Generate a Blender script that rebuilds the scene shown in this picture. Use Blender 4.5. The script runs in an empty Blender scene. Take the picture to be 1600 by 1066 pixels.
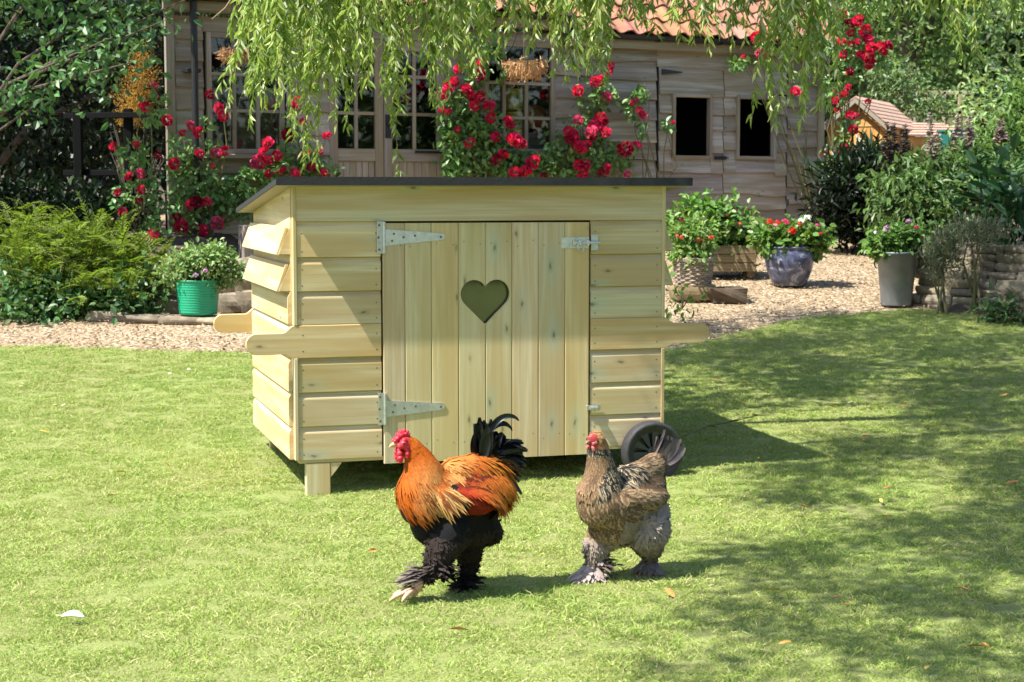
import bpy, bmesh, math, random
import numpy as np
from mathutils import Vector, Matrix
R = math.radians
rng = np.random.default_rng(7)
random.seed(7)
S = bpy.context.scene
COL = S.collection

# ------------------------------------------------------------------ camera, sky, sun, exposure
CAM_H, FPX, HORIZON = 1.55, 2600.0, 300.0
PITCH = math.atan((533 - HORIZON) / FPX)
cam = bpy.data.cameras.new("camera")
cam.sensor_width = 36; cam.lens = FPX / 1600 * 36
cam.clip_start = 0.1; cam.clip_end = 500
cam.dof.use_dof = True; cam.dof.focus_distance = 8.0; cam.dof.aperture_fstop = 7.0
camo = bpy.data.objects.new("camera", cam); COL.objects.link(camo)
camo.location = (0, 0, CAM_H); camo.rotation_euler = (R(90) - PITCH, 0, 0)
S.camera = camo

SUN = np.array([-0.901, -0.478, 1.63]); SUN = SUN / np.linalg.norm(SUN)
W = bpy.data.worlds.new("World"); S.world = W; W.use_nodes = True
wn = W.node_tree.nodes; sky = wn.new("ShaderNodeTexSky"); sky.sky_type = 'NISHITA'; sky.sun_disc = False
sky.sun_elevation = math.asin(SUN[2]); sky.sun_rotation = math.atan2(SUN[0], SUN[1])
W.node_tree.links.new(sky.outputs[0], wn["Background"].inputs[0])
wn["Background"].inputs[1].default_value = 0.11
sl = bpy.data.lights.new("sun", 'SUN'); sl.energy = 5.0; sl.angle = R(0.53); sl.color = (1, 0.96, 0.88)
so = bpy.data.objects.new("sun", sl); COL.objects.link(so)
so.rotation_euler = Vector(SUN).to_track_quat('Z', 'Y').to_euler()
S.view_settings.view_transform = 'Standard'; S.view_settings.look = 'None'
S.view_settings.exposure = 1.25; S.view_settings.gamma = 1
S.cycles.max_bounces = 6; S.cycles.transparent_max_bounces = 12
S.cycles.sample_clamp_indirect = 6

# ------------------------------------------------------------------ mapping the photo's points into the place
def ray(px, py):
    cx, cy = (px - 800) / FPX, -(py - 533) / FPX
    c, s = math.cos(PITCH), math.sin(PITCH)
    return np.array([cx, c + cy * s, -s + cy * c])
CP = np.array([0, 0, CAM_H])
def at(px, py, Y):
    d = ray(px, py); return CP + d * (Y / d[1])
GY = [-60, 8.2, 10, 13, 15, 16, 18, 21, 22, 26, 60, 200]
GZ = [0, 0, .09, .33, .47, .57, .77, .96, 1.0, 1.15, 2.2, 6]
def g(y): return np.interp(y, GY, GZ)
def ground(px, py):
    d = ray(px, py); lo, hi = 2.0, 60.0
    ts = np.linspace(2, 60, 4000)
    zz = CAM_H + d[2] * ts - g(d[1] * ts)
    i = int(np.argmax(zz < 0)); t = ts[i] if zz[i] < 0 else 60
    return CP + d * t
def onplane(px, py, O, rz, out=0.0):
    """local (s, z) of the pixel on a vertical plane through O turned by rz; out = distance in front of it"""
    n = np.array([math.sin(rz), -math.cos(rz), 0]); d = ray(px, py)
    t = ((np.array(O) + n * out - CP) @ n) / (d @ n); p = CP + d * t
    r = p - np.array(O); return r[0] * math.cos(rz) + r[1] * math.sin(rz), p[2] - O[2], p

# ------------------------------------------------------------------ mesh helpers
def norm(a): return a / np.maximum(np.linalg.norm(a, axis=-1, keepdims=True), 1e-9)
class MB:
    def __init__(s): s.V = []; s.C = []; s.U = []; s.loops = []; s.sizes = []; s.n = 0
    def add(s, V, faces, col=None, uv=None):
        V = np.asarray(V, float).reshape(-1, 3); m = len(V)
        s.V.append(V)
        c = np.ones((m, 3)) if col is None else np.broadcast_to(np.asarray(col, float), (m, 3))
        s.C.append(c); s.U.append(np.zeros((m, 2)) if uv is None else np.asarray(uv, float))
        if isinstance(faces, np.ndarray):
            s.loops.append((faces + s.n).ravel()); s.sizes.append(np.full(len(faces), faces.shape[1]))
        else:
            for f in faces:
                s.loops.append(np.array(f) + s.n); s.sizes.append(np.array([len(f)]))
        s.n += m; return s
    def build(s, name, mat, parent=None, smooth=False, loc=None, rz=0):
        me = bpy.data.meshes.new(name)
        V = np.concatenate(s.V); L = np.concatenate(s.loops).astype(np.int32); Z = np.concatenate(s.sizes).astype(np.int32)
        me.vertices.add(len(V)); me.vertices.foreach_set("co", V.astype(np.float32).ravel())
        me.loops.add(len(L)); me.polygons.add(len(Z))
        st = np.concatenate([[0], np.cumsum(Z)[:-1]]).astype(np.int32)
        me.polygons.foreach_set("loop_start", st); me.polygons.foreach_set("loop_total", Z)
        me.loops.foreach_set("vertex_index", L)
        me.polygons.foreach_set("use_smooth", np.full(len(Z), smooth))
        C = np.concatenate(s.C); a = me.color_attributes.new("Col", 'FLOAT_COLOR', 'POINT')
        a.data.foreach_set("color", np.hstack([C, np.ones((len(C), 1))]).astype(np.float32).ravel())
        U = np.concatenate(s.U)
        ul = me.uv_layers.new(name="UVMap"); ul.data.foreach_set("uv", U[L].astype(np.float32).ravel())
        me.update(); me.validate()
        if mat: me.materials.append(mat)
        o = bpy.data.objects.new(name, me); COL.objects.link(o)
        if parent is not None: o.parent = parent
        if loc is not None: o.location = loc
        o.rotation_euler.z = rz
        return o
def tag(o, label=None, cat=None, group=None, kind=None):
    if label: o["label"] = label
    if cat: o["category"] = cat
    if group: o["group"] = group
    if kind: o["kind"] = kind
    return o
def thing(name, label, cat, loc=(0, 0, 0), rz=0, group=None):
    o = bpy.data.objects.new(name, None); COL.objects.link(o); o.empty_display_size = .1
    o.location = loc; o.rotation_euler.z = rz
    return tag(o, label, cat, group)
def copy_tree(o, parent=None):
    c = o.copy(); COL.objects.link(c); c.parent = parent
    for ch in list(o.children): copy_tree(ch, c)
    return c
_bs = [(x, y, z) for x in (-1, 1) for y in (-1, 1) for z in (-1, 1)]
def box(mb, lo, hi, bev=.003, col=None, tilt=None, grain=None):
    """chamfered box between two corners; tilt = 3x3 matrix about its centre"""
    lo, hi = np.minimum(lo, hi).astype(float), np.maximum(lo, hi).astype(float)
    c, h = (lo + hi) / 2, (hi - lo) / 2; b = min(bev, h.min() * .45)
    V = []
    for sgn in _bs:
        for k in range(3):
            e = h - b; e[k] = h[k]; V.append(np.array(sgn) * e)
    V = np.array(V)
    idx = {(sg, k): i * 3 + k for i, sg in enumerate(_bs) for k in range(3)}
    F = []
    for k in range(3):
        a, d = (k + 1) % 3, (k + 2) % 3
        for s_ in (-1, 1):
            q = []
            for (p, r) in ((-1, -1), (1, -1), (1, 1), (-1, 1)):
                sg = [0, 0, 0]; sg[k] = s_; sg[a] = p; sg[d] = r; q.append(idx[(tuple(sg), k)])
            F.append(q if s_ > 0 else q[::-1])
    for k in range(3):
        a, d = (k + 1) % 3, (k + 2) % 3
        for p in (-1, 1):
            for r in (-1, 1):
                sg0 = [0, 0, 0]; sg0[k] = -1; sg0[a] = p; sg0[d] = r; sg1 = list(sg0); sg1[k] = 1
                F.append([idx[(tuple(sg0), a)], idx[(tuple(sg1), a)], idx[(tuple(sg1), d)], idx[(tuple(sg0), d)]])
    for sg in _bs: F.append([idx[(sg, 0)], idx[(sg, 1)], idx[(sg, 2)]])
    gk = int(np.argmax(h)) if grain is None else grain
    ot = [i for i in range(3) if i != gk]
    uo = rng.uniform(0, 50, 2)
    uv = np.stack([V[:, gk] + uo[0], V[:, ot[0]] + V[:, ot[1]] + uo[1]], 1)
    if tilt is not None: V = V @ np.asarray(tilt).T
    if col is None: t = rng.uniform(.82, 1.08); col = (t * rng.uniform(.97, 1.03), t * rng.uniform(.97, 1.02), t * rng.uniform(.86, 1.06))
    mb.add(V + c, F, col, uv); return mb
def extrude(mb, prof, p0, p1, col=None, A=None, closed=True):
    """profile (a,b) swept from p0 to p1; A = (axis_a, axis_b)"""
    prof = np.array(prof, float); n = len(prof); p0, p1 = np.array(p0, float), np.array(p1, float)
    a, b = np.array(A[0], float), np.array(A[1], float)
    ring = prof[:, :1] * a + prof[:, 1:] * b
    L = np.linalg.norm(p1 - p0); uo = rng.uniform(0, 50, 2)
    cum = np.concatenate([[0], np.cumsum(np.linalg.norm(np.diff(prof, axis=0), axis=1))])
    V = np.vstack([ring + p0, ring + p1])
    uv = np.vstack([np.stack([np.full(n, uo[0]), cum + uo[1]], 1), np.stack([np.full(n, uo[0] + L), cum + uo[1]], 1)])
    F = [[i, (i + 1) % n, n + (i + 1) % n, n + i] for i in range(n)]
    F += [list(range(n))[::-1], list(range(n, 2 * n))]
    if col is None: t = rng.uniform(.82, 1.08); col = (t * rng.uniform(.97, 1.03), t * rng.uniform(.97, 1.02), t * rng.uniform(.86, 1.06))
    mb.add(V, F, col, uv); return mb
def tube(mb, pts, rad, n=7, col=None, cap=True):
    pts = np.array(pts, float); m = len(pts); rad = np.broadcast_to(np.asarray(rad, float), (m,))
    T = norm(np.gradient(pts, axis=0)); ref = np.array([.31, .17, .93]) if abs(T[0, 2]) < .8 else np.array([.93, .31, .17])
    V = []
    for i in range(m):
        b = np.cross(T[i], ref); b /= np.linalg.norm(b); c = np.cross(b, T[i])
        a = np.arange(n) * 2 * math.pi / n
        V.append(pts[i] + rad[i] * (np.cos(a)[:, None] * b + np.sin(a)[:, None] * c))
    V = np.vstack(V); F = []
    for i in range(m - 1):
        for k in range(n): F.append([i * n + k, i * n + (k + 1) % n, (i + 1) * n + (k + 1) % n, (i + 1) * n + k])
    if cap: F += [list(range(n))[::-1], list(range((m - 1) * n, m * n))]
    L = np.concatenate([[0], np.cumsum(np.linalg.norm(np.diff(pts, axis=0), axis=1))])
    uv = np.stack([np.repeat(L, n) + rng.uniform(0, 20), np.tile(np.arange(n) / n * .2, m)], 1)
    mb.add(V, F, col, uv); return mb
def lathe(mb, prof, n=28, c=(0, 0, 0), col=None, squash=None):
    prof = np.array(prof, float); m = len(prof); a = np.arange(n) * 2 * math.pi / n
    V = np.stack([np.outer(prof[:, 0], np.cos(a)), np.outer(prof[:, 0], np.sin(a)), np.repeat(prof[:, 1:2], n, 1)], -1).reshape(-1, 3)
    if squash is not None: V = V * squash
    F = [[i * n + k, i * n + (k + 1) % n, (i + 1) * n + (k + 1) % n, (i + 1) * n + k] for i in range(m - 1) for k in range(n)]
    uv = np.stack([np.tile(a, m), np.repeat(prof[:, 1], n)], 1)
    mb.add(V + np.array(c), F, col, uv); return mb
_SPH = {}
def sphere(mb, c, r, col=None, sub=2):
    if sub not in _SPH:
        b = bmesh.new(); bmesh.ops.create_icosphere(b, subdivisions=sub, radius=1)
        b.verts.ensure_lookup_table()
        _SPH[sub] = (np.array([v.co[:] for v in b.verts]), np.array([[v.index for v in f.verts] for f in b.faces])); b.free()
    V, F = _SPH[sub]; mb.add(V * np.asarray(r) + np.asarray(c), F, col); return mb
def rock(mb, c, size, rz=0, col=None, seed=None, rough=.12):
    """rough-edged stone: a rounded, subdivided cube pushed about by noise"""
    q = np.linspace(-1, 1, 6); P = []; F = []; 
    for k in range(3):
        for s_ in (-1, 1):
            b = len(P)
            for i in q:
                for j in q:
                    v = [0, 0, 0]; v[k] = s_; v[(k + 1) % 3] = i; v[(k + 2) % 3] = j; P.append(v)
            for i in range(5):
                for j in range(5):
                    f = [b + i * 6 + j, b + (i + 1) * 6 + j, b + (i + 1) * 6 + j + 1, b + i * 6 + j + 1]
                    F.append(f if s_ > 0 else f[::-1])
    P = np.array(P, float); N = norm(P)
    P = P * .72 + N * .34
    ph = rng.uniform(0, 6.28, (4, 3)); fr = rng.uniform(1.2, 3.4, (4, 3))
    nz = sum(np.sin(P @ fr[i] + ph[i, 0]) for i in range(4)) / 4
    P = P * (1 + rough * nz[:, None]) * (np.array(size) / 2)
    cr, sr = math.cos(rz), math.sin(rz)
    P = np.stack([P[:, 0] * cr - P[:, 1] * sr, P[:, 0] * sr + P[:, 1] * cr, P[:, 2]], 1) + np.array(c)
    if col is None: t = rng.uniform(.7, 1.15); col = (t, t * rng.uniform(.94, 1), t * rng.uniform(.85, 1))
    mb.add(P, np.array(F), col); return mb
# leaves ------------------------------------------------------------
LEAF_OVAL = (np.array([[0, 0, 0], [.34, .3, .1], [.36, .65, .1], [0, 1, -.06], [-.36, .65, .1], [-.34, .3, .1]]),
             np.array([[0, 1, 2, 3], [0, 3, 4, 5]]))
LEAF_LANCE = (np.array([[0, 0, 0], [.5, .28, .1], [.36, .62, .06], [0, 1, -.1], [-.36, .62, .06], [-.5, .28, .1]]),
              np.array([[0, 1, 2, 3], [0, 3, 4, 5]]))
LEAF_TRI = (np.array([[0, 0, 0], [.5, .4, .08], [0, 1, 0], [-.5, .4, .08]]), np.array([[0, 1, 2], [0, 2, 3]]))
def leaves(mb, pos, d, nrm, L, Wd, col, shape=LEAF_OVAL):
    pos = np.asarray(pos); N = len(pos); t = norm(np.asarray(d)); n = np.asarray(nrm)
    n = norm(n - (n * t).sum(1, keepdims=True) * t); b = np.cross(t, n)
    T, F = shape; K = len(T); L = np.broadcast_to(L, (N,)); Wd = np.broadcast_to(Wd, (N,))
    V = (pos[:, None] + T[None, :, 0, None] * (Wd[:, None, None]) * b[:, None] + T[None, :, 1, None] * L[:, None, None] * t[:, None]
         + T[None, :, 2, None] * L[:, None, None] * n[:, None])
    Fa = (F[None] + (np.arange(N) * K)[:, None, None]).reshape(-1, F.shape[1])
    col = np.broadcast_to(col, (N, 3)); C = np.repeat(col, K, 0)
    mb.add(V.reshape(-1, 3), Fa, C); return mb
def rdir(n): return norm(rng.normal(size=(n, 3)))
def vary(base, n, amt=.25, hue=.1):
    c = np.array(base)[None] * (1 + rng.uniform(-amt, amt, (n, 1)))
    c[:, 0] *= 1 + rng.uniform(-hue, hue, n) * 2; c[:, 2] *= 1 + rng.uniform(-hue, hue, n)
    return np.clip(c, 0, 1)
def leaf_blob(mb, c, r, n, size, col, shape=LEAF_OVAL, aspect=.6, up=.5, shell=.55, clumps=None, down=0, amt=.3):
    """leaves in clumps spread through an ellipsoid"""
    c, r = np.array(c, float), np.array(r, float)
    k = clumps or max(6, n // 40)
    d = rdir(k); rad = rng.uniform(shell, 1, (k, 1)); cc = c + d * rad * r
    i = rng.integers(0, k, n); spread = r.mean() * 1.1 / math.sqrt(k) + size * .6
    p = cc[i] + rng.normal(size=(n, 3)) * spread * np.array([1, 1, .7])
    out = norm((p - c) / r)
    nr = norm(out * .7 + np.array([0, 0, up]) + rng.normal(size=(n, 3)) * .55)
    dr = norm(out * .6 + rng.normal(size=(n, 3)) * .7 + np.array([0, 0, -.25 - down]))
    tone = rng.uniform(1 - amt * .6, 1 + amt * .6, (k, 1))[i]
    L = size * rng.uniform(.6, 1.25, n)
    leaves(mb, p, dr, nr, L, L * aspect, vary(col, n, amt) * tone, shape); return mb

# ------------------------------------------------------------------ materials
def nodes(name):
    m = bpy.data.materials.new(name); m.use_nodes = True; nt = m.node_tree
    return m, nt, nt.nodes, nt.links, nt.nodes["Principled BSDF"]
def mixc(nt, fac, a, b, mode='MIX'):
    n = nt.nodes.new("ShaderNodeMix"); n.data_type = 'RGBA'; n.blend_type = mode
    for s, v in ((0, fac), (6, a), (7, b)):
        if hasattr(v, 'is_output'): nt.links.new(v, n.inputs[s])
        else: n.inputs[s].default_value = v if s == 0 else (*v, 1) if len(v) == 3 else v
    return n.outputs[2]
def ramp(nt, fac, stops):
    n = nt.nodes.new("ShaderNodeValToRGB"); e = n.color_ramp.elements
    while len(e) < len(stops): e.new(.5)
    for k, (p, c) in enumerate(stops):
        e[k].position = p; e[k].color = (*c, 1) if not np.isscalar(c) else (c, c, c, 1)
    nt.links.new(fac, n.inputs[0]); return n.outputs[0]
def noise(nt, vec, scale, detail=4, rough=.55, dist=0, sc=None):
    if sc is not None:
        mp = nt.nodes.new("ShaderNodeMapping"); mp.inputs['Scale'].default_value = sc; nt.links.new(vec, mp.inputs[0]); vec = mp.outputs[0]
    n = nt.nodes.new("ShaderNodeTexNoise"); n.inputs['Scale'].default_value = scale; n.inputs['Detail'].default_value = detail
    n.inputs['Roughness'].default_value = rough; n.inputs['Distortion'].default_value = dist
    nt.links.new(vec, n.inputs['Vector']); return n.outputs[0]
def voro(nt, vec, scale, sc=None, out=0, feature='F1', dim='3D'):
    if sc is not None:
        mp = nt.nodes.new("ShaderNodeMapping"); mp.inputs['Scale'].default_value = sc; nt.links.new(vec, mp.inputs[0]); vec = mp.outputs[0]
    n = nt.nodes.new("ShaderNodeTexVoronoi"); n.feature = feature; n.voronoi_dimensions = dim; n.inputs['Scale'].default_value = scale
    nt.links.new(vec, n.inputs['Vector']); return n.outputs[out]
def bump(nt, h, strength, dist=.01):
    n = nt.nodes.new("ShaderNodeBump"); n.inputs['Strength'].default_value = strength; n.inputs['Distance'].default_value = dist
    nt.links.new(h, n.inputs['Height']); return n.outputs[0]
def attr(nt): n = nt.nodes.new("ShaderNodeAttribute"); n.attribute_name = "Col"; return n.outputs[0]
def coord(nt, w='Object'): return nt.nodes.new("ShaderNodeTexCoord").outputs[w]
def pos(nt): return nt.nodes.new("ShaderNodeNewGeometry").outputs['Position']
def sock(nt, n, k): return n
def math_(nt, op, a, b=None):
    n = nt.nodes.new("ShaderNodeMath"); n.operation = op
    for i, v in enumerate((a, b)):
        if v is None: continue
        if hasattr(v, 'is_output'): nt.links.new(v, n.inputs[i])
        else: n.inputs[i].default_value = v
    return n.outputs[0]
def leafmat(name, rough=.5, trans=.35, spec=.35, tint=(1, 1, 1)):
    m, nt, N, L, P = nodes(name); c = attr(nt)
    if tint != (1, 1, 1): c = mixc(nt, 1, c, tint, 'MULTIPLY')
    L.new(c, P.inputs['Base Color']); P.inputs['Roughness'].default_value = rough; P.inputs['Specular IOR Level'].default_value = spec
    t = N.new("ShaderNodeBsdfTranslucent"); L.new(mixc(nt, 1, c, (1.15, 1.2, .6), 'MULTIPLY'), t.inputs[0])
    x = N.new("ShaderNodeMixShader"); x.inputs[0].default_value = trans
    L.new(P.outputs[0], x.inputs[1]); L.new(t.outputs[0], x.inputs[2]); L.new(x.outputs[0], N["Material Output"].inputs[0]); return m
def flat(name, c, rough=.5, metal=0, spec=.5, var=.12, scale=20, bmp=0):
    m, nt, N, L, P = nodes(name); nz = noise(nt, coord(nt), scale, 5)
    k = ramp(nt, nz, [(.25, tuple(np.array(c) * (1 - var))), (.75, tuple(np.minimum(np.array(c) * (1 + var), 1)))])
    L.new(mixc(nt, 1, k, attr(nt), 'MULTIPLY'), P.inputs['Base Color'])
    P.inputs['Roughness'].default_value = rough; P.inputs['Metallic'].default_value = metal; P.inputs['Specular IOR Level'].default_value = spec
    if bmp: L.new(bump(nt, nz, bmp), P.inputs['Normal'])
    return m
def pine(name, light, dark, knot=.6, stain=.5, rough=.55, grain=1.0):
    """planed softwood: streaky grain along UV.x, knots, bluish preservative stains"""
    m, nt, N, L, P = nodes(name); uv = coord(nt, 'UV')
    g1 = noise(nt, uv, 1, 6, .6, .35, sc=(1.3, 46, 1)); g2 = noise(nt, uv, 1, 3, .5, .6, sc=(.9, 9, 1)); g3 = noise(nt, uv, 1, 2, .5, 0, sc=(.7, 2.2, 1))
    c = ramp(nt, g1, [(.3, dark), (.62, light)])
    c = mixc(nt, ramp(nt, g2, [(.40, 0), (.58, .75 * grain)]), c, tuple(np.array(dark) * np.array((1.0, .9, .72))))
    c = mixc(nt, ramp(nt, g3, [(.5, 0), (.75, .6 * stain)]), c, tuple(np.array(light) * np.array((.82, 1.02, .95))))
    wob = nt.nodes.new("ShaderNodeVectorMath"); wob.operation = 'ADD'; nn = nt.nodes.new("ShaderNodeTexNoise"); nn.inputs['Scale'].default_value = 14
    L.new(uv, nn.inputs['Vector']); sc_ = nt.nodes.new("ShaderNodeVectorMath"); sc_.operation = 'SCALE'; sc_.inputs['Scale'].default_value = .03
    L.new(nn.outputs[1], sc_.inputs[0]); L.new(uv, wob.inputs[0]); L.new(sc_.outputs[0], wob.inputs[1]); wv = wob.outputs[0]
    d = voro(nt, wv, 1, sc=(2.6, 6.5, 1), dim='2D'); cc = voro(nt, wv, 1, sc=(2.6, 6.5, 1), out=1, dim='2D')
    sp = nt.nodes.new("ShaderNodeSeparateColor"); L.new(cc, sp.inputs[0])
    gate = ramp(nt, sp.outputs[0], [(.40, 0), (.46, 1)])
    halo = math_(nt, 'MULTIPLY', ramp(nt, d, [(.0, 1), (.34, 0)]), gate)
    gate2 = math_(nt, 'MULTIPLY', halo, ramp(nt, sp.outputs[1], [(.45, 0), (.6, 1)]))
    c = mixc(nt, math_(nt, 'MULTIPLY', gate2, stain * .8), c, (.36, .56, .46))
    c = mixc(nt, math_(nt, 'MULTIPLY', ramp(nt, d, [(.06, 1), (.115, 0)]), math_(nt, 'MULTIPLY', gate, .55 * knot)), c, tuple(np.array(dark) * .62))
    c = mixc(nt, math_(nt, 'MULTIPLY', ramp(nt, d, [(.025, 1), (.05, 0)]), math_(nt, 'MULTIPLY', gate, knot)), c, (.10, .055, .03))
    c = mixc(nt, 1, c, attr(nt), 'MULTIPLY')
    L.new(c, P.inputs['Base Color']); P.inputs['Roughness'].default_value = rough; P.inputs['Specular IOR Level'].default_value = .3
    L.new(bump(nt, g1, .12, .004), P.inputs['Normal']); return m
M = {}
M['pine'] = pine('treated_pine', (.70, .588, .365), (.53, .415, .23))
M['pine_side'] = pine('treated_pine_handle', (.66, .52, .28), (.50, .36, .17), stain=.15)
M['oldwood'] = pine('weathered_oak', (.45, .40, .345), (.25, .215, .18), knot=.5, stain=.2, rough=.8)
M['frame'] = pine('weathered_frame', (.385, .335, .275), (.25, .215, .17), knot=.2, stain=.1, rough=.75)
M['shed'] = pine('orange_softwood', (.80, .47, .17), (.60, .30, .09), knot=.4, stain=0)
M['darkwood'] = flat('black_stained_wood', (.006, .006, .006), .8, spec=.1) if True else pine('dark_stained_wood', (.010, .009, .008), (.005, .004, .004), knot=0, stain=0, rough=.7)
M['planter'] = pine('planter_wood', (.26, .20, .12), (.14, .10, .06), knot=.5, stain=.3, rough=.8)
M['felt'] = flat('black_roof_felt', (.018, .018, .019), .75, var=.3, scale=60, bmp=.2)
M['galv'] = flat('galvanised_steel', (.62, .64, .66), .36, metal=.85, var=.18, scale=45)
M['zinc'] = flat('brushed_zinc', (.24, .26, .28), .42, metal=.4, var=.18, scale=8)
M['iron'] = flat('black_iron', (.012, .012, .013), .5, var=.2)
M['plastic'] = flat('black_plastic', (.04, .042, .045), .42, var=.2)
M['rubber'] = flat('rubber_tyre', (.026, .026, .028), .7, var=.35, scale=40, bmp=.2)
M['screw'] = flat('screw_head', (.16, .14, .11), .5, metal=.5)
M['leaf'] = leafmat('foliage', .45, .35, .4)
M['gloss'] = leafmat('glossy_foliage', .4, .28, .45)
M['soft'] = leafmat('soft_foliage', .6, .42, .25)
M['petal'] = leafmat('petals', .6, .25, .2)
M['bark'] = flat('bark', (.10, .075, .055), .9, var=.45, scale=18, bmp=.6)
M['twig'] = flat('twig', (.14, .13, .05), .7, var=.2)
M['stone'] = flat('limestone', (.25, .21, .155), .9, var=.35, scale=16, bmp=.6)
M['tile'] = flat('clay_pantile', (.30, .128, .07), .8, var=.28, scale=9, bmp=.25)
M['brownroof'] = flat('brown_roof', (.42, .27, .20), .8, var=.2, scale=14)
M['tubgreen'] = flat('green_plastic', (.01, .30, .15), .38, var=.06)
M['yellow'] = flat('yellow_plastic', (.92, .66, .01), .4, var=.05)
M['label'] = flat('paper_label', (.80, .84, .50), .6, var=.05)
M['white'] = flat('white_plastic', (.75, .74, .70), .45, var=.05)
M['terracotta'] = flat('terracotta', (.50, .15, .05), .7, var=.15)
M['teal'] = flat('teal_plastic', (.02, .15, .13), .5, var=.1)
M['coir'] = flat('coir', (.52, .30, .14), .95, var=.4, scale=60, bmp=.6)
M['wicker'] = flat('grey_wicker', (.30, .25, .20), .75, var=.3, scale=50)
M['dark'] = flat('shade_black', (.012, .011, .010), .9)  # near-black colour stands in for unlit rooms and shaded board gaps
M['soil'] = flat('soil', (.075, .052, .035), .95, var=.5, scale=12, bmp=.6)
M['comb'] = flat('red_comb', (.62, .02, .045), .45, var=.2, scale=90, bmp=.5)
M['beak'] = flat('horn_beak', (.62, .42, .20), .4, var=.1)
M['skin'] = flat('pink_scaly_skin', (.66, .40, .26), .55, var=.15, scale=120, bmp=.4)
M['eye'] = flat('amber_eye', (.05, .02, .01), .1, spec=.8)
M['vcol'] = flat('plumage', (.97, .97, .97), .75, spec=.15, var=.03)
M['sheen'] = flat('black_sheen_plumage', (.97, .97, .97), .38, spec=.45, var=.03)
def _glaze():
    m, nt, N, L, P = nodes('blue_glaze'); w = noise(nt, coord(nt), 1, 5, .6, 1.5, sc=(6, 6, 9))
    c = ramp(nt, w, [(.35, (.035, .04, .075)), (.56, (.10, .11, .175)), (.61, (.34, .35, .42)), (.66, (.085, .095, .16))])
    L.new(c, P.inputs['Base Color']); P.inputs['Roughness'].default_value = .2; return m
M['glaze'] = _glaze()
def _glass():
    m, nt, N, L, P = nodes('window_glass'); N.remove(P)
    f = N.new("ShaderNodeFresnel"); f.inputs[0].default_value = 1.5; t = N.new("ShaderNodeBsdfTransparent"); t.inputs[0].default_value = (.75, .78, .77, 1)
    gl = N.new("ShaderNodeBsdfGlossy"); gl.inputs['Roughness'].default_value = .02
    x = N.new("ShaderNodeMixShader"); L.new(math_(nt, 'ADD', math_(nt, 'MULTIPLY', f.outputs[0], 1.0), .01), x.inputs[0]); L.new(t.outputs[0], x.inputs[1]); L.new(gl.outputs[0], x.inputs[2])
    L.new(x.outputs[0], N["Material Output"].inputs[0]); return m
M['glass'] = _glass()
def _acrylic():
    m, nt, N, L, P = nodes('reflection_green_acrylic'); n1 = noise(nt, coord(nt), 5, 3)
    L.new(ramp(nt, n1, [(.3, (.03, .046, .012)), (.7, (.055, .078, .02))]), P.inputs['Base Color']); P.inputs['Roughness'].default_value = .04; P.inputs['Specular IOR Level'].default_value = 1.0; return m  # reflected trees and lawn put into the pane's mottled olive colour
M['acrylic'] = _acrylic()
def _grassmat():
    m, nt, N, L, P = nodes('grass_blades'); p = pos(nt)
    big = noise(nt, p, .9, 4, .6); mid = noise(nt, p, 2.6, 5, .65)
    c = attr(nt)
    c = mixc(nt, ramp(nt, mid, [(.48, 0), (.70, .34)]), c, mixc(nt, .5, c, (.42, .36, .15)))
    c = mixc(nt, ramp(nt, big, [(.36, .5), (.55, 0)]), c, mixc(nt, 1, c, (.74, .92, .65), 'MULTIPLY'))
    L.new(c, P.inputs['Base Color']); P.inputs['Roughness'].default_value = .5; P.inputs['Specular IOR Level'].default_value = .3
    t = N.new("ShaderNodeBsdfTranslucent"); L.new(c, t.inputs[0]); x = N.new("ShaderNodeMixShader"); x.inputs[0].default_value = .3
    L.new(P.outputs[0], x.inputs[1]); L.new(t.outputs[0], x.inputs[2]); L.new(x.outputs[0], N["Material Output"].inputs[0]); return m
M['grass'] = _grassmat()
def _lawnmat():
    m, nt, N, L, P = nodes('lawn_turf'); p = pos(nt)
    a = noise(nt, p, 70, 5, .7); b = noise(nt, p, 1.1, 4, .6)
    c = ramp(nt, a, [(.3, (.13, .17, .04)), (.7, (.28, .32, .09))]); c = mixc(nt, ramp(nt, b, [(.4, .0), (.65, .5)]), c, (.20, .17, .07))
    L.new(c, P.inputs['Base Color']); P.inputs['Roughness'].default_value = .9; L.new(bump(nt, a, .6, .02), P.inputs['Normal']); return m
M['lawn'] = _lawnmat()
def _gravelmat():
    m, nt, N, L, P = nodes('gravel'); p = pos(nt)
    d = voro(nt, p, 34); cc = voro(nt, p, 34, out=1); sp = nt.nodes.new("ShaderNodeSeparateColor"); L.new(cc, sp.inputs[0])
    c = ramp(nt, sp.outputs[0], [(0, (.13, .085, .045)), (.4, (.28, .20, .115)), (.75, (.38, .29, .175)), (1, (.50, .42, .31))])
    c = mixc(nt, ramp(nt, noise(nt, p, 2.2, 4), [(.4, 0), (.7, .4)]), c, (.25, .17, .10))
    L.new(c, P.inputs['Base Color']); P.inputs['Roughness'].default_value = .9
    L.new(bump(nt, math_(nt, 'SUBTRACT', 1, d), .8, .03), P.inputs['Normal']); return m
M['gravel'] = _gravelmat()
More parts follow.
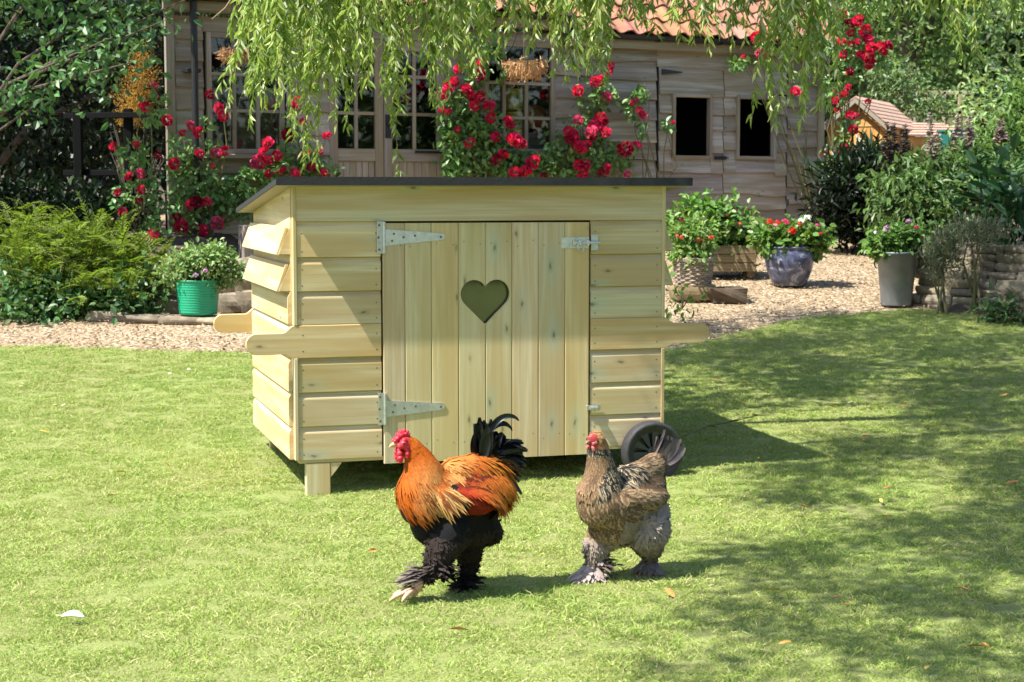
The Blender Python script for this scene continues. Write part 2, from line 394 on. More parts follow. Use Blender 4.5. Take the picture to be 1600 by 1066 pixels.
# ------------------------------------------------------------------ ground
def sheet(name, xs, y0f, y1f, ny, dz, mat):
    xs = np.asarray(xs, float); nx = len(xs); tt = np.linspace(0, 1, ny)
    X = np.repeat(xs[:, None], ny, 1); Y = y0f(xs)[:, None] * (1 - tt) + y1f(xs)[:, None] * tt
    Z = g(Y) + dz; V = np.stack([X, Y, Z], -1).reshape(-1, 3)
    i, j = np.meshgrid(np.arange(nx - 1), np.arange(ny - 1), indexing='ij'); k = (i * ny + j).ravel()
    F = np.stack([k, k + ny, k + ny + 1, k + 1], 1)
    o = MB().add(V, F).build(name, mat, smooth=True); return tag(o, kind='structure')
cst = lambda v: (lambda x: np.full(len(x), float(v)))
sheet('ground', np.linspace(-90, 90, 40), cst(-40), cst(160), 120, -.03, M['soil'])
edge_px = [(-300, 536), (0, 541), (200, 546), (400, 551), (700, 551), (950, 549), (1050, 543), (1110, 529), (1230, 503), (1350, 487), (1440, 481), (1600, 483), (1900, 480)]
EP = np.array([ground(*p)[:2] for p in edge_px])
def lawn_edge(x): return np.interp(x, EP[:, 0], EP[:, 1]) + .05 * np.sin(np.asarray(x) * 3.1) + .03 * np.sin(np.asarray(x) * 9.7)
sheet('gravel_path', np.linspace(-12, 12, 160), lambda x: lawn_edge(x) - .15, cst(30), 90, -.012, M['gravel'])
sheet('lawn', np.linspace(-14, 14, 200), cst(-8), lawn_edge, 120, 0, M['lawn'])
# loose stones on the path
n = 26000; x = rng.uniform(-7, 7, n); y = lawn_edge(x) - .12 + rng.beta(1, 1.5, n) * 8.2
ok = np.abs(x) < .33 * y + .4; x, y = x[ok], y[ok]; n = len(x); mb = MB()
L_ = rng.uniform(.010, .034, n); q = rdir(n); q[:, 2] *= .3
stone_cols = np.array([(.37, .27, .155), (.24, .16, .085), (.48, .41, .30), (.15, .10, .055), (.32, .23, .125)])
leaves(mb, np.stack([x, y, g(y) + .004 + rng.uniform(0, .012, n)], 1), q, np.array([0, 0, 1]) + rng.normal(size=(n, 3)) * .45, L_, L_ * .8, stone_cols[rng.integers(0, 5, n)] * rng.uniform(.7, 1.15, (n, 1)))
tag(mb.build('gravel_chips', flat('gravel_chip', (.95, .95, .95), .9)), kind='stuff', label='loose tan and grey gravel chips covering the path', cat='gravel')

# grass: small patches of blades set out over the whole lawn
def grass_patch(seed, nb=430, w=.17):
    r_ = np.random.default_rng(seed); mb = MB()
    p = np.stack([r_.uniform(-w / 2, w / 2, nb), r_.uniform(-w / 2, w / 2, nb), np.full(nb, -.004)], 1)
    lean = r_.normal(size=(nb, 2)) * .65; d = norm(np.stack([lean[:, 0], lean[:, 1], np.ones(nb)], 1))
    h = r_.uniform(.009, .021, nb) * np.where(r_.random(nb) < .04, 1.8, 1); wd = r_.uniform(.0014, .0030, nb)
    b = norm(np.cross(d, r_.normal(size=(nb, 3)))); bend = norm(np.stack([lean[:, 0], lean[:, 1], np.zeros(nb)], 1) + 1e-6) * h[:, None] * .35
    mid = p + d * h[:, None] * .55; tip = p + d * h[:, None] + bend; tip[:, 2] -= h * .1
    V = np.stack([p - b * wd[:, None] / 2, p + b * wd[:, None] / 2, mid + b * wd[:, None] / 2, mid - b * wd[:, None] / 2, tip], 1)
    base = np.array([(.29, .40, .075), (.365, .455, .11), (.235, .335, .065), (.45, .455, .165), (.56, .50, .26)])
    c = base[r_.choice(5, nb, p=[.30, .27, .18, .14, .11])] * r_.uniform(.8, 1.2, (nb, 1))
    C = np.repeat(c[:, None], 5, 1) 
    k = np.arange(nb) * 5
    mb.add(V.reshape(-1, 3), np.stack([k, k + 1, k + 2, k + 3], 1), C.reshape(-1, 3))
    mb.loops.append(np.stack([k + 3, k + 2, k + 4], 1).ravel()); mb.sizes.append(np.full(nb, 3))
    o = mb.build('grass_patch', M['grass']); COL.objects.unlink(o); return o
patches = [grass_patch(s) for s in range(4)]
sp_ = .125; gy = np.arange(3.3, 15.9, sp_); pts = []
for yy in gy:
    xx = np.arange(-.33 * yy - .9, .33 * yy + .9, sp_); e = rng.uniform(-.05, .05, (len(xx), 2))
    pts.append(np.stack([xx + e[:, 0], yy + e[:, 1], np.zeros(len(xx))], 1))
pts = np.vstack(pts); pts = pts[pts[:, 1] < lawn_edge(pts[:, 0]) - .03]; pts[:, 2] = g(pts[:, 1])
gme = bpy.data.meshes.new('grass'); gme.from_pydata(pts.tolist(), [], [])
go = bpy.data.objects.new('grass', gme); COL.objects.link(go); tag(go, kind='stuff', label='short mown yellow green lawn grass', cat='grass')
gm = go.modifiers.new('grass', 'NODES'); ng = bpy.data.node_groups.new('grass', 'GeometryNodeTree'); gm.node_group = ng
ng.interface.new_socket('Geometry', in_out='INPUT', socket_type='NodeSocketGeometry'); ng.interface.new_socket('Geometry', in_out='OUTPUT', socket_type='NodeSocketGeometry')
gi, gout = ng.nodes.new('NodeGroupInput'), ng.nodes.new('NodeGroupOutput')
g2i = ng.nodes.new('GeometryNodeGeometryToInstance')
for o in patches:
    oi = ng.nodes.new('GeometryNodeObjectInfo'); oi.inputs['Object'].default_value = o; ng.links.new(oi.outputs['Geometry'], g2i.inputs[0])
iop = ng.nodes.new('GeometryNodeInstanceOnPoints'); iop.inputs['Pick Instance'].default_value = True
ri = ng.nodes.new('FunctionNodeRandomValue'); ri.data_type = 'INT'; ri.inputs[4].default_value = 0; ri.inputs[5].default_value = 3
rr = ng.nodes.new('FunctionNodeRandomValue'); rr.data_type = 'FLOAT_VECTOR'; rr.inputs[0].default_value = (-.03, -.03, 0); rr.inputs[1].default_value = (.09, .05, 6.28)
rs = ng.nodes.new('FunctionNodeRandomValue'); rs.data_type = 'FLOAT'; rs.inputs[2].default_value = .65; rs.inputs[3].default_value = 1.5
ng.links.new(gi.outputs[0], iop.inputs['Points']); ng.links.new(g2i.outputs[0], iop.inputs['Instance']); ng.links.new(ri.outputs[2], iop.inputs['Instance Index'])
ng.links.new(rr.outputs[0], iop.inputs['Rotation']); ng.links.new(rs.outputs[1], iop.inputs['Scale']); ng.links.new(iop.outputs[0], gout.inputs[0])

# ------------------------------------------------------------------ the hen house
CO = at(460.5, 720, 8.36); CO[2] = 0; CRZ = math.atan(.2986)
coop = thing('chicken_coop', 'new pale wooden chicken coop with heart hole in its door and black roof', 'chicken coop', CO, CRZ)
cw = lambda px, py: onplane(px, py, CO, CRZ)
CW, CD, ZB, ZT = 2.0, 1.37, cw(461, 718)[1], cw(461, 289)[1]
rows = [cw(525, y)[1] for y in (717, 665, 612, 558, 507, 455, 402, 346, 289)]
UL, UR = cw(596, 500)[0], cw(919, 500)[0]
def lap(h): return [(0, 0), (-.019, .001), (-.021, .004), (-.021, h - .036), (-.0195, h - .029), (-.014, h - .019), (-.009, h - .012), (-.008, h - .0015), (0, h - .0015)]
AX = ((0, 1, 0), (0, 0, 1))
fp = MB()
for i in range(8):
    z0, h = rows[i], rows[i + 1] - rows[i]
    if i == 7: extrude(fp, [(0, 0), (-.021, .0), (-.022, .003), (-.022, h - .002), (0, h - .002)], (.018, 0, z0), (CW - .018, 0, z0), A=AX)
    elif i == 3: pass
    else:
        extrude(fp, lap(h), (.019, 0, z0), (UL - .006, 0, z0), A=AX); extrude(fp, lap(h), (UR + .006, 0, z0), (CW - .019, 0, z0), A=AX)
box(fp, (0, -.026, ZB - .004), (.018, .03, rows[3]), .002); box(fp, (0, -.026, rows[4]), (.018, .03, ZT), .002)
box(fp, (CW - .018, -.026, ZB - .004), (CW, .03, rows[3]), .002); box(fp, (CW - .018, -.026, rows[4]), (CW, .03, ZT), .002)
box(fp, (.018, -.001, ZB), (UL - .006, .02, ZT - .02), .001); box(fp, (UR + .006, -.001, ZB), (CW - .018, .02, ZT - .02), .001)
box(fp, (.02, -.012, ZB - .022), (CW - .02, .03, ZB - .001), .003)
fp.build('front_panel', M['pine'], coop)
# carrying handles: boards that narrow and round off past the corners
def handle_board(u_in, u_corner, u_tip, v0, v1, z0, z1):
    d = 1 if u_tip > u_corner else -1; za, zb = z0 + .022, z1 - .036; r_ = (zb - za) / 2
    top = [(u_in, z1), (u_corner, z1)] + [(u_corner + d * .06 * t, z1 - (z1 - zb) * (t * t * (3 - 2 * t))) for t in np.linspace(0, 1, 6)[1:]]
    end = [(u_tip - d * r_ * (1 - math.sin(a)), (za + zb) / 2 + r_ * math.cos(a)) for a in np.linspace(0, math.pi, 13)]
    bot = [(u_corner + d * .06 * t, z0 + (za - z0) * (t * t * (3 - 2 * t))) for t in np.linspace(1, 0, 6)] + [(u_in, z0)]
    P_ = np.array(top + end + bot); n = len(P_); c = P_.mean(0); ins = P_.copy()
    e = np.roll(P_, -1, 0) - np.roll(P_, 1, 0); nn = norm(np.stack([-e[:, 1], e[:, 0]], 1)) * (-d); ins = P_ - nn * .0035 * np.sign(((P_ - c) * nn).sum(1, keepdims=True))
    lay = [(v0, ins), (v0 + .0035, P_), (v1 - .0035, P_), (v1, ins)]
    V = np.vstack([np.stack([q[:, 0], np.full(n, v), q[:, 1]], 1) for v, q in lay]); F = []
    for k in range(3): F += [[k * n + i, k * n + (i + 1) % n, (k + 1) * n + (i + 1) % n, (k + 1) * n + i] for i in range(n)]
    F += [list(range(n)), list(range(3 * n, 4 * n))[::-1]]
    uv = np.stack([V[:, 0] + rng.uniform(0, 40), V[:, 2] + V[:, 1] + rng.uniform(0, 40)], 1)
    b = MB().add(V, F, None, uv); return b
hl = cw(383, 535)[0]; hr = cw(1106, 520)[0]
for ui, uc, ut, va, vb in ((UL - .006, .0, hl, -.024, .0), (UR + .006, CW, hr, -.024, .0), (.25, .0, hl, CD, CD + .024), (CW - .25, CW, hr, CD, CD + .024)):
    handle_board(ui, uc, ut, va, vb, rows[3], rows[4]).build('carry_handle', M['pine_side'], coop)
# side walls with two tilted ventilation flaps, roof line falling to the back
ZBK = at(372, 330, 9.85)[2] + .0
def zroof(v): return ZT + (ZBK - ZT) * (v + .05) / (CD + .09)
for side in (-1, 1):
    sp = MB(); u0 = 0 if side < 0 else CW; A2 = ((-side, 0, 0), (0, 0, 1))
    for i in range(8):
        z0, h = rows[i], rows[i + 1] - rows[i]
        if i < 5: extrude(sp, [(a, b) for a, b in lap(h)] , (u0, .03, z0), (u0, CD, z0), A=((-side, 0, 0), (0, 0, 1)))
    # gable piece under the roof
    x0, x1 = (u0 - .004, u0 + .016) if side < 0 else (u0 - .016, u0 + .004)
    V = [(x, v, z) for x in (x0, x1) for v, z in ((.03, rows[5]), (CD, rows[5]), (CD, zroof(CD) - .006), (.03, zroof(.03) - .006))]
    sp.add(V, [[0, 1, 2, 3][::-1], [4, 5, 6, 7], [0, 4, 7, 3][::-1], [1, 2, 6, 5][::-1], [3, 7, 6, 2][::-1], [0, 1, 5, 4][::-1]], (.97, .97, .95), [(v[1], v[2] + 3) for v in V])
    sp.build('side_panel', M['pine'], coop)
    for zt, zl in ((rows[7] - .025, .155), (rows[6] - .03, .155)):
        fl = MB(); k_ = -side * math.sin(R(20)); c_ = math.cos(R(20))
        tm = np.array([[c_, 0, k_], [0, 1, 0], [-k_, 0, c_]])
        uc = u0 + side * (.018 + zl * .5 * math.sin(R(20)))
        box(fl, (uc - .009, .045, zt - zl * .96), (uc + .009, CD - .03, zt), .003, tilt=tm)
        for v in (.04, CD - .03):   # wedge cheeks carrying the flap
            V = [(u0 + side * a, v + b, zt - c) for b in (0, .022) for a, c in ((.004, .0), (.062, .14), (.004, .14))]
            fl.add(V, [[0, 1, 2], [5, 4, 3], [0, 3, 4, 1], [1, 4, 5, 2], [2, 5, 3, 0]], (.95, .95, .92), [(q[0], q[2] + v) for q in V])
        fl.build('vent_flap', M['pine'], coop)
bk = MB(); box(bk, (.02, CD - .02, ZB), (CW - .02, CD, zroof(CD) - .02), .002); bk.build('back_panel', M['pine'], coop)
flr = MB(); box(flr, (.02, .03, ZB - .02), (CW - .02, CD - .02, ZB + .004), .002); flr.build('floor', M['pine'], coop)
# roof
rf = MB(); ov, ol = .108, .092
def slab(mb, u0, u1, v0, v1, zf, th, col=None):
    V = [(u, v, zf(v) + t) for t in (0, th) for u, v in ((u0, v0), (u1, v0), (u1, v1), (u0, v1))]
    mb.add(V, [[3, 2, 1, 0], [4, 5, 6, 7], [0, 1, 5, 4], [1, 2, 6, 5], [2, 3, 7, 6], [3, 0, 4, 7]], col)
slab(rf, -ol, CW + ov, -.118, CD + .06, lambda v: zroof(v) + .004, .014)
slab(rf, -ol - .004, CW + ov + .004, -.125, -.1185, lambda v: zroof(v) - .010, .042)
slab(rf, -ol - .004, -ol - .0005, -.118, CD + .06, lambda v: zroof(v) - .004, .025)
slab(rf, CW + ov + .0005, CW + ov + .004, -.118, CD + .06, lambda v: zroof(v) - .004, .025)
rfo = rf.build('roof', M['felt'], coop); rb_ = MB(); slab(rb_, -ol + .002, CW + ov - .002, -.112, CD + .055, lambda v: zroof(v) - .0055, .009); rb_.build('roof_board', M['oldwood'], rfo)
# legs with angled brackets
for (u, v, br) in ((.055, .0, 1), (.055, CD - .12, 1)):
    lg = MB(); box(lg, (u, v - .018, -.02), (u + .125, v + .03, ZB - .023), .004)
    V = [(u + a, v + b, ZB - .0235 - c) for b in (-.016, .028) for a, c in ((.126, 0), (.185, 0), (.126, .075))]
    lg.add(V, [[2, 1, 0], [3, 4, 5], [0, 1, 4, 3], [1, 2, 5, 4], [2, 0, 3, 5]], (.95, .93, .9), [(q[2], q[0]) for q in V])
    lg.build('leg', M['pine'], coop)
# wheels on the right-hand end
WR = .165; wu = cw(1009, 710)[0] - .0
for v in (-.125, CD + .03):
    wh = MB(); prof = [(.6 * WR, -.01), (.80 * WR, -.036), (.90 * WR, -.046), (WR * .97, -.040), (WR, -.024), (WR, .024), (WR * .97, .040), (.90 * WR, .046), (.80 * WR, .036), (.6 * WR, .01)]
    lathe(wh, prof, 48); W3 = wh.V[-1]; wh.V[-1] = np.stack([W3[:, 0] + wu, W3[:, 2] + v + .04, W3[:, 1] + WR], 1)
    wo = wh.build('wheel', M['rubber'], coop, smooth=True)
    hb = MB(); lathe(hb, [(0, -.03), (.022, -.03), (.03, -.022), (.03, .022), (.022, .03), (0, .03)], 20); Q = hb.V[-1]; hb.V[-1] = np.stack([Q[:, 0] + wu, Q[:, 2] + v + .04, Q[:, 1] + WR], 1)
    for k in range(10):
        a0, a1 = k * .628, k * .628 + .32; r0, r1 = .028, .8 * WR
        P_ = [(r0 * math.cos(a0), r0 * math.sin(a0)), (r1 * math.cos(a0 - .03), r1 * math.sin(a0 - .03)), (r1 * math.cos(a1 + .03), r1 * math.sin(a1 + .03)), (r0 * math.cos(a1), r0 * math.sin(a1))]
        V = [(wu + a, v + .04 + d, WR + b) for d in (-.018, .018) for a, b in P_]
        hb.add(V, [[0, 1, 2, 3], [7, 6, 5, 4], [0, 4, 5, 1], [1, 5, 6, 2], [2, 6, 7, 3], [3, 7, 4, 0]])
    lathe(hb, [(0, .012), (.78 * WR, .012)], 32, col=(.45, .45, .45)); Q = hb.V[-1]; hb.V[-1] = np.stack([Q[:, 0] + wu, Q[:, 2] + v + .04 + (0 if v > 0 else .0), Q[:, 1] + WR], 1)
    lathe(hb, [(.76 * WR, -.028), (.83 * WR, -.03), (.83 * WR, .03), (.76 * WR, .028)], 40); Q = hb.V[-1]; hb.V[-1] = np.stack([Q[:, 0] + wu, Q[:, 2] + v + .04, Q[:, 1] + WR], 1)
    hb.build('rim', M['plastic'], wo)
ax = MB(); tube(ax, [(wu, -.1, WR), (wu, CD + .1, WR)], .01, 8); box(ax, (wu - .05, .02, WR - .02), (wu + .05, CD - .02, ZB - .022), .004); ax.build('axle_beam', M['pine'], coop)
# door: eight tongue-and-groove boards with a heart cut through
DZ0, DZ1 = cw(757, 716)[1] + .0, cw(757, 348)[1]; DU0, DU1 = UL + .003, UR - .003
hcx, hz0, hz1 = cw(756.5, 470)[0], cw(757, 506)[1], cw(757, 437)[1]; hw = cw(795, 470)[0] - cw(718, 470)[0]
def heart(n=72):
    # two straight flanks, round lobes
    out = []
    R_ = hw * .272; zc = hz1 - R_
    lx = hw / 2 - R_
    for a in np.linspace(R(-42), R(147), n // 2): out.append((lx + R_ * math.cos(a), zc + R_ * math.sin(a)))
    right = out; left = [(-x, z) for x, z in right[::-1]]
    P_ = right + [(0.006, zc + R_ * .52), (-.006, zc + R_ * .52)] + left + [(-.012, hz0 + .008), (0, hz0), (.012, hz0 + .008)]
    return np.array(P_)
H = heart(); H[:, 0] += hcx
dm = bmesh.new(); nb = 8; bw = (DU1 - DU0) / nb; bnds = [DU0 + bw * k for k in range(nb + 1)]
bnds[1:8] = [cw(px, 600)[0] for px in (632, 673, 715, 757, 798, 839, 880)]
# board outline fill: use 2D triangle fill for the face minus heart, per board, done by a boolean
dmb = MB()
for k in range(nb):
    u0, u1 = bnds[k] + .0006, bnds[k + 1] - .0006; b_ = .0045
    prof = [(u0, 0), (u0, -.020), (u0 + b_, -.0245), (u1 - b_, -.0245), (u1, -.020), (u1, 0)]
    extrude(dmb, prof, (0, -.001, DZ0), (0, -.001, DZ1), A=((1, 0, 0), (0, 1, 0)))
door = dmb.build('door', M['pine'], coop)
hm = MB(); nH = len(H); V = np.vstack([np.stack([H[:, 0], np.full(nH, v), H[:, 1]], 1) for v in (-.1, .1)])
hm.add(V, [[i, (i + 1) % nH, nH + (i + 1) % nH, nH + i] for i in range(nH)] + [list(range(nH))[::-1], list(range(nH, 2 * nH))])
cut = hm.build('heart_cutter', None)
bpy.context.view_layer.update()
cut.parent = coop; bpy.context.view_layer.update()
bm_ = bmesh.new(); bm_.from_mesh(cut.data); bmesh.ops.recalc_face_normals(bm_, faces=bm_.faces); bm_.to_mesh(cut.data); bm_.free()
bm_ = bmesh.new(); bm_.from_mesh(door.data); bmesh.ops.recalc_face_normals(bm_, faces=bm_.faces); bm_.to_mesh(door.data); bm_.free()
md = door.modifiers.new('cut', 'BOOLEAN'); md.operation = 'DIFFERENCE'; md.object = cut; md.solver = 'EXACT'; md.use_self = True
dg = bpy.context.evaluated_depsgraph_get(); newme = bpy.data.meshes.new_from_object(door.evaluated_get(dg)); door.modifiers.clear(); door.data = newme
bpy.data.objects.remove(cut)
pn = MB(); box(pn, (hcx - .16, .012, hz0 - .03), (hcx + .16, .016, hz1 + .03), .001); pn.build('acrylic_pane', M['acrylic'], door)
for zc in (DZ0 + .1, DZ1 - .1): pass
# T hinges
_sh = MB(); lathe(_sh, [(0, .0008), (.0028, .0006), (.004, 0)], 9); Q = _sh.V[-1]; _sh.V[-1] = np.stack([Q[:, 0], -Q[:, 2], Q[:, 1]], 1)
screw_proto = _sh.build('screw', M['screw']); COL.objects.unlink(screw_proto)
def screw_head(name, u, v, z, k, parent):
    o = screw_proto.copy(); o.name = name; COL.objects.link(o); o.parent = parent; o.location = (u, v, z); o.scale = (k, k, k); return o
def hinge(px, py):
    u, z, _ = cw(px, py); hb = MB(); v = -.0262
    box(hb, (u - .037, v - .004, z - .083), (u - .004, v, z + .083), .0015)
    t = 0.0035; L0, L1 = u + .003, cw(693, py)[0]
    V = [(a, v - d, z + b) for d in (0, t) for a, b in ((L0, -.043), (L1 - .01, -.015), (L1, -.006), (L1, .012), (L1 - .01, .018), (L0, .043))]
    hb.add(V, [[0, 1, 2, 3, 4, 5][::-1], [6, 7, 8, 9, 10, 11]] + [[i, (i + 1) % 6, 6 + (i + 1) % 6, 6 + i] for i in range(6)])
    tube(hb, [(u, v - .005, z - .08), (u, v - .005, z + .08)], .0075, 10)
    ho = hb.build('hinge', M['galv'], coop)
    for a, b in ((-.026, .062), (-.026, -.062), (-.03, .0), (.05, .018), (.04, -.018), (.1, .0), (.16, .008), (L1 - u - .022, .0)): screw_head('screw', u + a, v - .0042, z + b, 1.6, ho)
    return ho
hinge(598.5, 371); hinge(600, 638)
# sliding bolt at the top right
u, z, _ = cw(905, 379); v = -.0262; bl = MB()
box(bl, (cw(875, 379)[0], v - .003, z - .029), (cw(919, 379)[0] - .006, v, z + .029), .001)
box(bl, (cw(921, 379)[0], v - .003, z - .042), (cw(932, 379)[0], v, z + .042), .001)
for px in (893, 902, 914): box(bl, (cw(px, 379)[0] - .005, v - .02, z - .016), (cw(px, 379)[0] + .012, v - .0032, z + .016), .004)
bo = bl.build('door_bolt', M['galv'], coop)
b2 = MB(); tube(b2, [(cw(892, 379)[0], v - .014, z), (cw(934, 379)[0], v - .014, z)], .0075, 10)
tube(b2, [(cw(903, 379)[0] + .018 * math.sin(a), v - .022, z - .022 + .026 * math.cos(a)) for a in np.linspace(.4, 5.9, 14)], .0035, 6); b2.build('bolt_bar', M['galv'], bo)
u, z, _ = cw(924, 636); b3 = MB(); box(b3, (u - .036, v - .005, z - .014), (u + .04, v, z + .014), .004); tube(b3, [(u - .02, v - .012, z), (u + .02, v - .012, z)], .01, 10)
b3.build('latch', M['galv'], coop)
# nail heads
for i in range(7):
    for ue in (.045, UL - .03, UR + .03, CW - .045):
        if i == 3: screw_head('nail', ue, -.0242, rows[i] + .035, 1, coop); screw_head('nail', ue, -.0242, rows[i + 1] - .05, 1, coop)
        else: screw_head('nail', ue, -.0212, rows[i] + .03, 1, coop); screw_head('nail', ue, -.0212, rows[i + 1] - .06, 1, coop)
for k in range(nb):
    for a in (.2, .8):
        uu = bnds[k] + (bnds[k + 1] - bnds[k]) * a
        for zz in (DZ0 + .105, DZ1 - .105): screw_head('nail', uu, -.0257, zz + rng.uniform(-.02, .02), .8, coop)
# ------------------------------------------------------------------ the timber cottage
HO = at(262, 380, 17.7); HO[2] = 0; HRZ = math.atan(.52)
house = thing('timber_cottage', 'weathered timber cottage with waney boards and orange pantile roof behind the coop', 'cottage', HO, HRZ)
hp = lambda px, py, out=0: onplane(px, py, HO, HRZ, out)
def hs(px, py=180): return hp(px, py)[0]
def hz(px, py): return hp(px, py)[1]
def hw3(s, out, z): return HO + np.array([math.cos(HRZ) * s + math.sin(HRZ) * out, math.sin(HRZ) * s - math.cos(HRZ) * out, z])
SEND = hs(1282, 300); SMID = hs(905, 60)
ZE1, ZE2 = hz(560, 14), hz(1090, 66)      # eaves of the left and the right part
def waney(mb, s0, s1, z0, z1, out=.0, amp=.014, th=.032, n=None):
    """one horizontal board with a wavy lower edge that stands proud of the board under it"""
    n = n or max(5, int((s1 - s0) / .09)); s = np.linspace(s0, s1, n)
    ph = rng.uniform(0, 6.28, 3); wv = amp * (np.sin(s * 2.3 + ph[0]) + .6 * np.sin(s * 5.1 + ph[1]) + .35 * np.sin(s * 11 + ph[2])) + rng.uniform(-.004, .004)
    zb = z0 - .02 + wv; rowsP = [(-out - .004, np.full(n, z1)), (-out - th * 1.15, zb + .03), (-out - th * 1.25, zb + .006), (-out - th * 1.1, zb), (-out + .0, zb + .002)]
    V = np.stack([np.stack([s, np.full(n, y), z], 1) for y, z in rowsP]).reshape(-1, 3)
    i, j = np.meshgrid(np.arange(len(rowsP) - 1), np.arange(n - 1), indexing='ij'); k = (i * n + j).ravel()
    F = np.stack([k, k + n, k + n + 1, k + 1], 1)
    t = rng.uniform(.8, 1.15); uo = rng.uniform(0, 50, 2)
    mb.add(V, F, (t, t * rng.uniform(.96, 1.02), t * rng.uniform(.92, 1.03)), np.stack([V[:, 0] + uo[0], V[:, 2] + uo[1]], 1))
    for e in (0, n - 1):   # board ends
        q = [r_ * n + e for r_ in range(5)]; mb.add(V[q], [[0, 1, 2, 3, 4]], (t * .8, t * .78, t * .75), np.stack([V[q][:, 2], V[q][:, 1]], 1))
def clad(mb, s0, s1, zs, gaps=(), out=0, amp=.014):
    """rows of boards between s0 and s1, broken round openings (sa, sb, za, zb)"""
    for z0, z1 in zip(zs[:-1], zs[1:]):
        cuts = [(a, b) for a, b, za, zb in gaps if z0 < zb - .03 and z1 > za + .03]; x = s0
        for a, b in sorted(cuts) + [(s1, s1)]:
            if a - x > .03: waney(mb, x, a, z0, z1, out, amp)
            x = max(x, b)
        for a, b, za, zb in gaps:
            if z0 < zb - .03 and z1 > za + .03:
                if z0 < za - .02 < z1: waney(mb, a, b, z0, za, out, amp * .5)
                if z0 < zb + .02 < z1: waney(mb, a, b, zb + .02, z1, out, 0)
ZB0 = .2
# openings
WL = (hs(322), hs(443), hz(380, 241), hz(380, 53)); DR = (hs(513), hs(694), .55, hz(600, 62)); WR_ = (hs(755), hs(865), hz(810, 240), hz(810, 66))
BD = (hs(1027), hs(1226), .75, hz(1120, 106))
wall = MB()
zrow = lambda ys, px: sorted([hz(px, y) for y in ys])
ra = [ZB0] + zrow([395, 365, 335, 300, 268, 235, 202, 167, 132, 96, 56, 24], 280); rb = [ZB0] + zrow([420, 388, 350, 312, 280, 250, 218, 184, 156, 122, 95, 78], 985)
clad(wall, .11, SMID, ra, [(WL[0] - .03, WL[1] + .03, WL[2], WL[3]), (DR[0], DR[1], DR[2], DR[3]), (WR_[0], WR_[1], WR_[2], WR_[3])])
clad(wall, SMID + .01, BD[0] - .03, rb, [], amp=.016)
rc = [ZB0, hz(1250, 372)] + zrow([342, 318, 290, 257, 230, 200, 166, 130, 96, 80], 1250); clad(wall, BD[1] + .03, SEND - .09, rc, amp=.014)
clad(wall, BD[0] - .03, BD[1] + .03, [BD[3] + .0, ZE2 + .0], amp=.01)
clad(wall, BD[0] - .03, BD[1] + .03, [ZB0, hz(1130, 352)], amp=.01)
wo = wall.build('wall', M['oldwood'], house, smooth=False)
# walls behind the boards, near-black to paint shade into the gaps; side wall, dark rooms
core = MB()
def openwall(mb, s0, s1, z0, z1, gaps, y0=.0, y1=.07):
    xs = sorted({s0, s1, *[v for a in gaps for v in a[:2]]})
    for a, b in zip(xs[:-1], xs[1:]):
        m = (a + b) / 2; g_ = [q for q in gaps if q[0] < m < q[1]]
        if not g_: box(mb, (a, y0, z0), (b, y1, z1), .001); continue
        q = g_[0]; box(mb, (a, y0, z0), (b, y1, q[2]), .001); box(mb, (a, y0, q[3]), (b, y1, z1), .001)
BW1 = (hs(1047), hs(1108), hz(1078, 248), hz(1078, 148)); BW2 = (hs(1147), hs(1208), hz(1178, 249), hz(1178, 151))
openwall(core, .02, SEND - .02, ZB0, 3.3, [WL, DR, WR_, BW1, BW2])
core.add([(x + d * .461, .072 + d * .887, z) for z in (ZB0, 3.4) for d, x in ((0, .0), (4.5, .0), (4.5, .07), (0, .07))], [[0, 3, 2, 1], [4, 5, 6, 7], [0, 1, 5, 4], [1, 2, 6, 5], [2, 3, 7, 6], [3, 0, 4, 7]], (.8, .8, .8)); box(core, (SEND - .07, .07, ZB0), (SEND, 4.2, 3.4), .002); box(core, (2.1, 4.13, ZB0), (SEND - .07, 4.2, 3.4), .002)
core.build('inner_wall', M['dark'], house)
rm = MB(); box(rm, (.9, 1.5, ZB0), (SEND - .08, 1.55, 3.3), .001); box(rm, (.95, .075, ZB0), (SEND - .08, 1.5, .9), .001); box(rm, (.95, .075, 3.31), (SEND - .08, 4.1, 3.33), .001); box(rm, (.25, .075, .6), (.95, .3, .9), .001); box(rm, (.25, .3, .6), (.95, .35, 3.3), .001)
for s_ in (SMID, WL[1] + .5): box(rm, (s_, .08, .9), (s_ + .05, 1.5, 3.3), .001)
rm.build('dark_room', M['dark'], house)
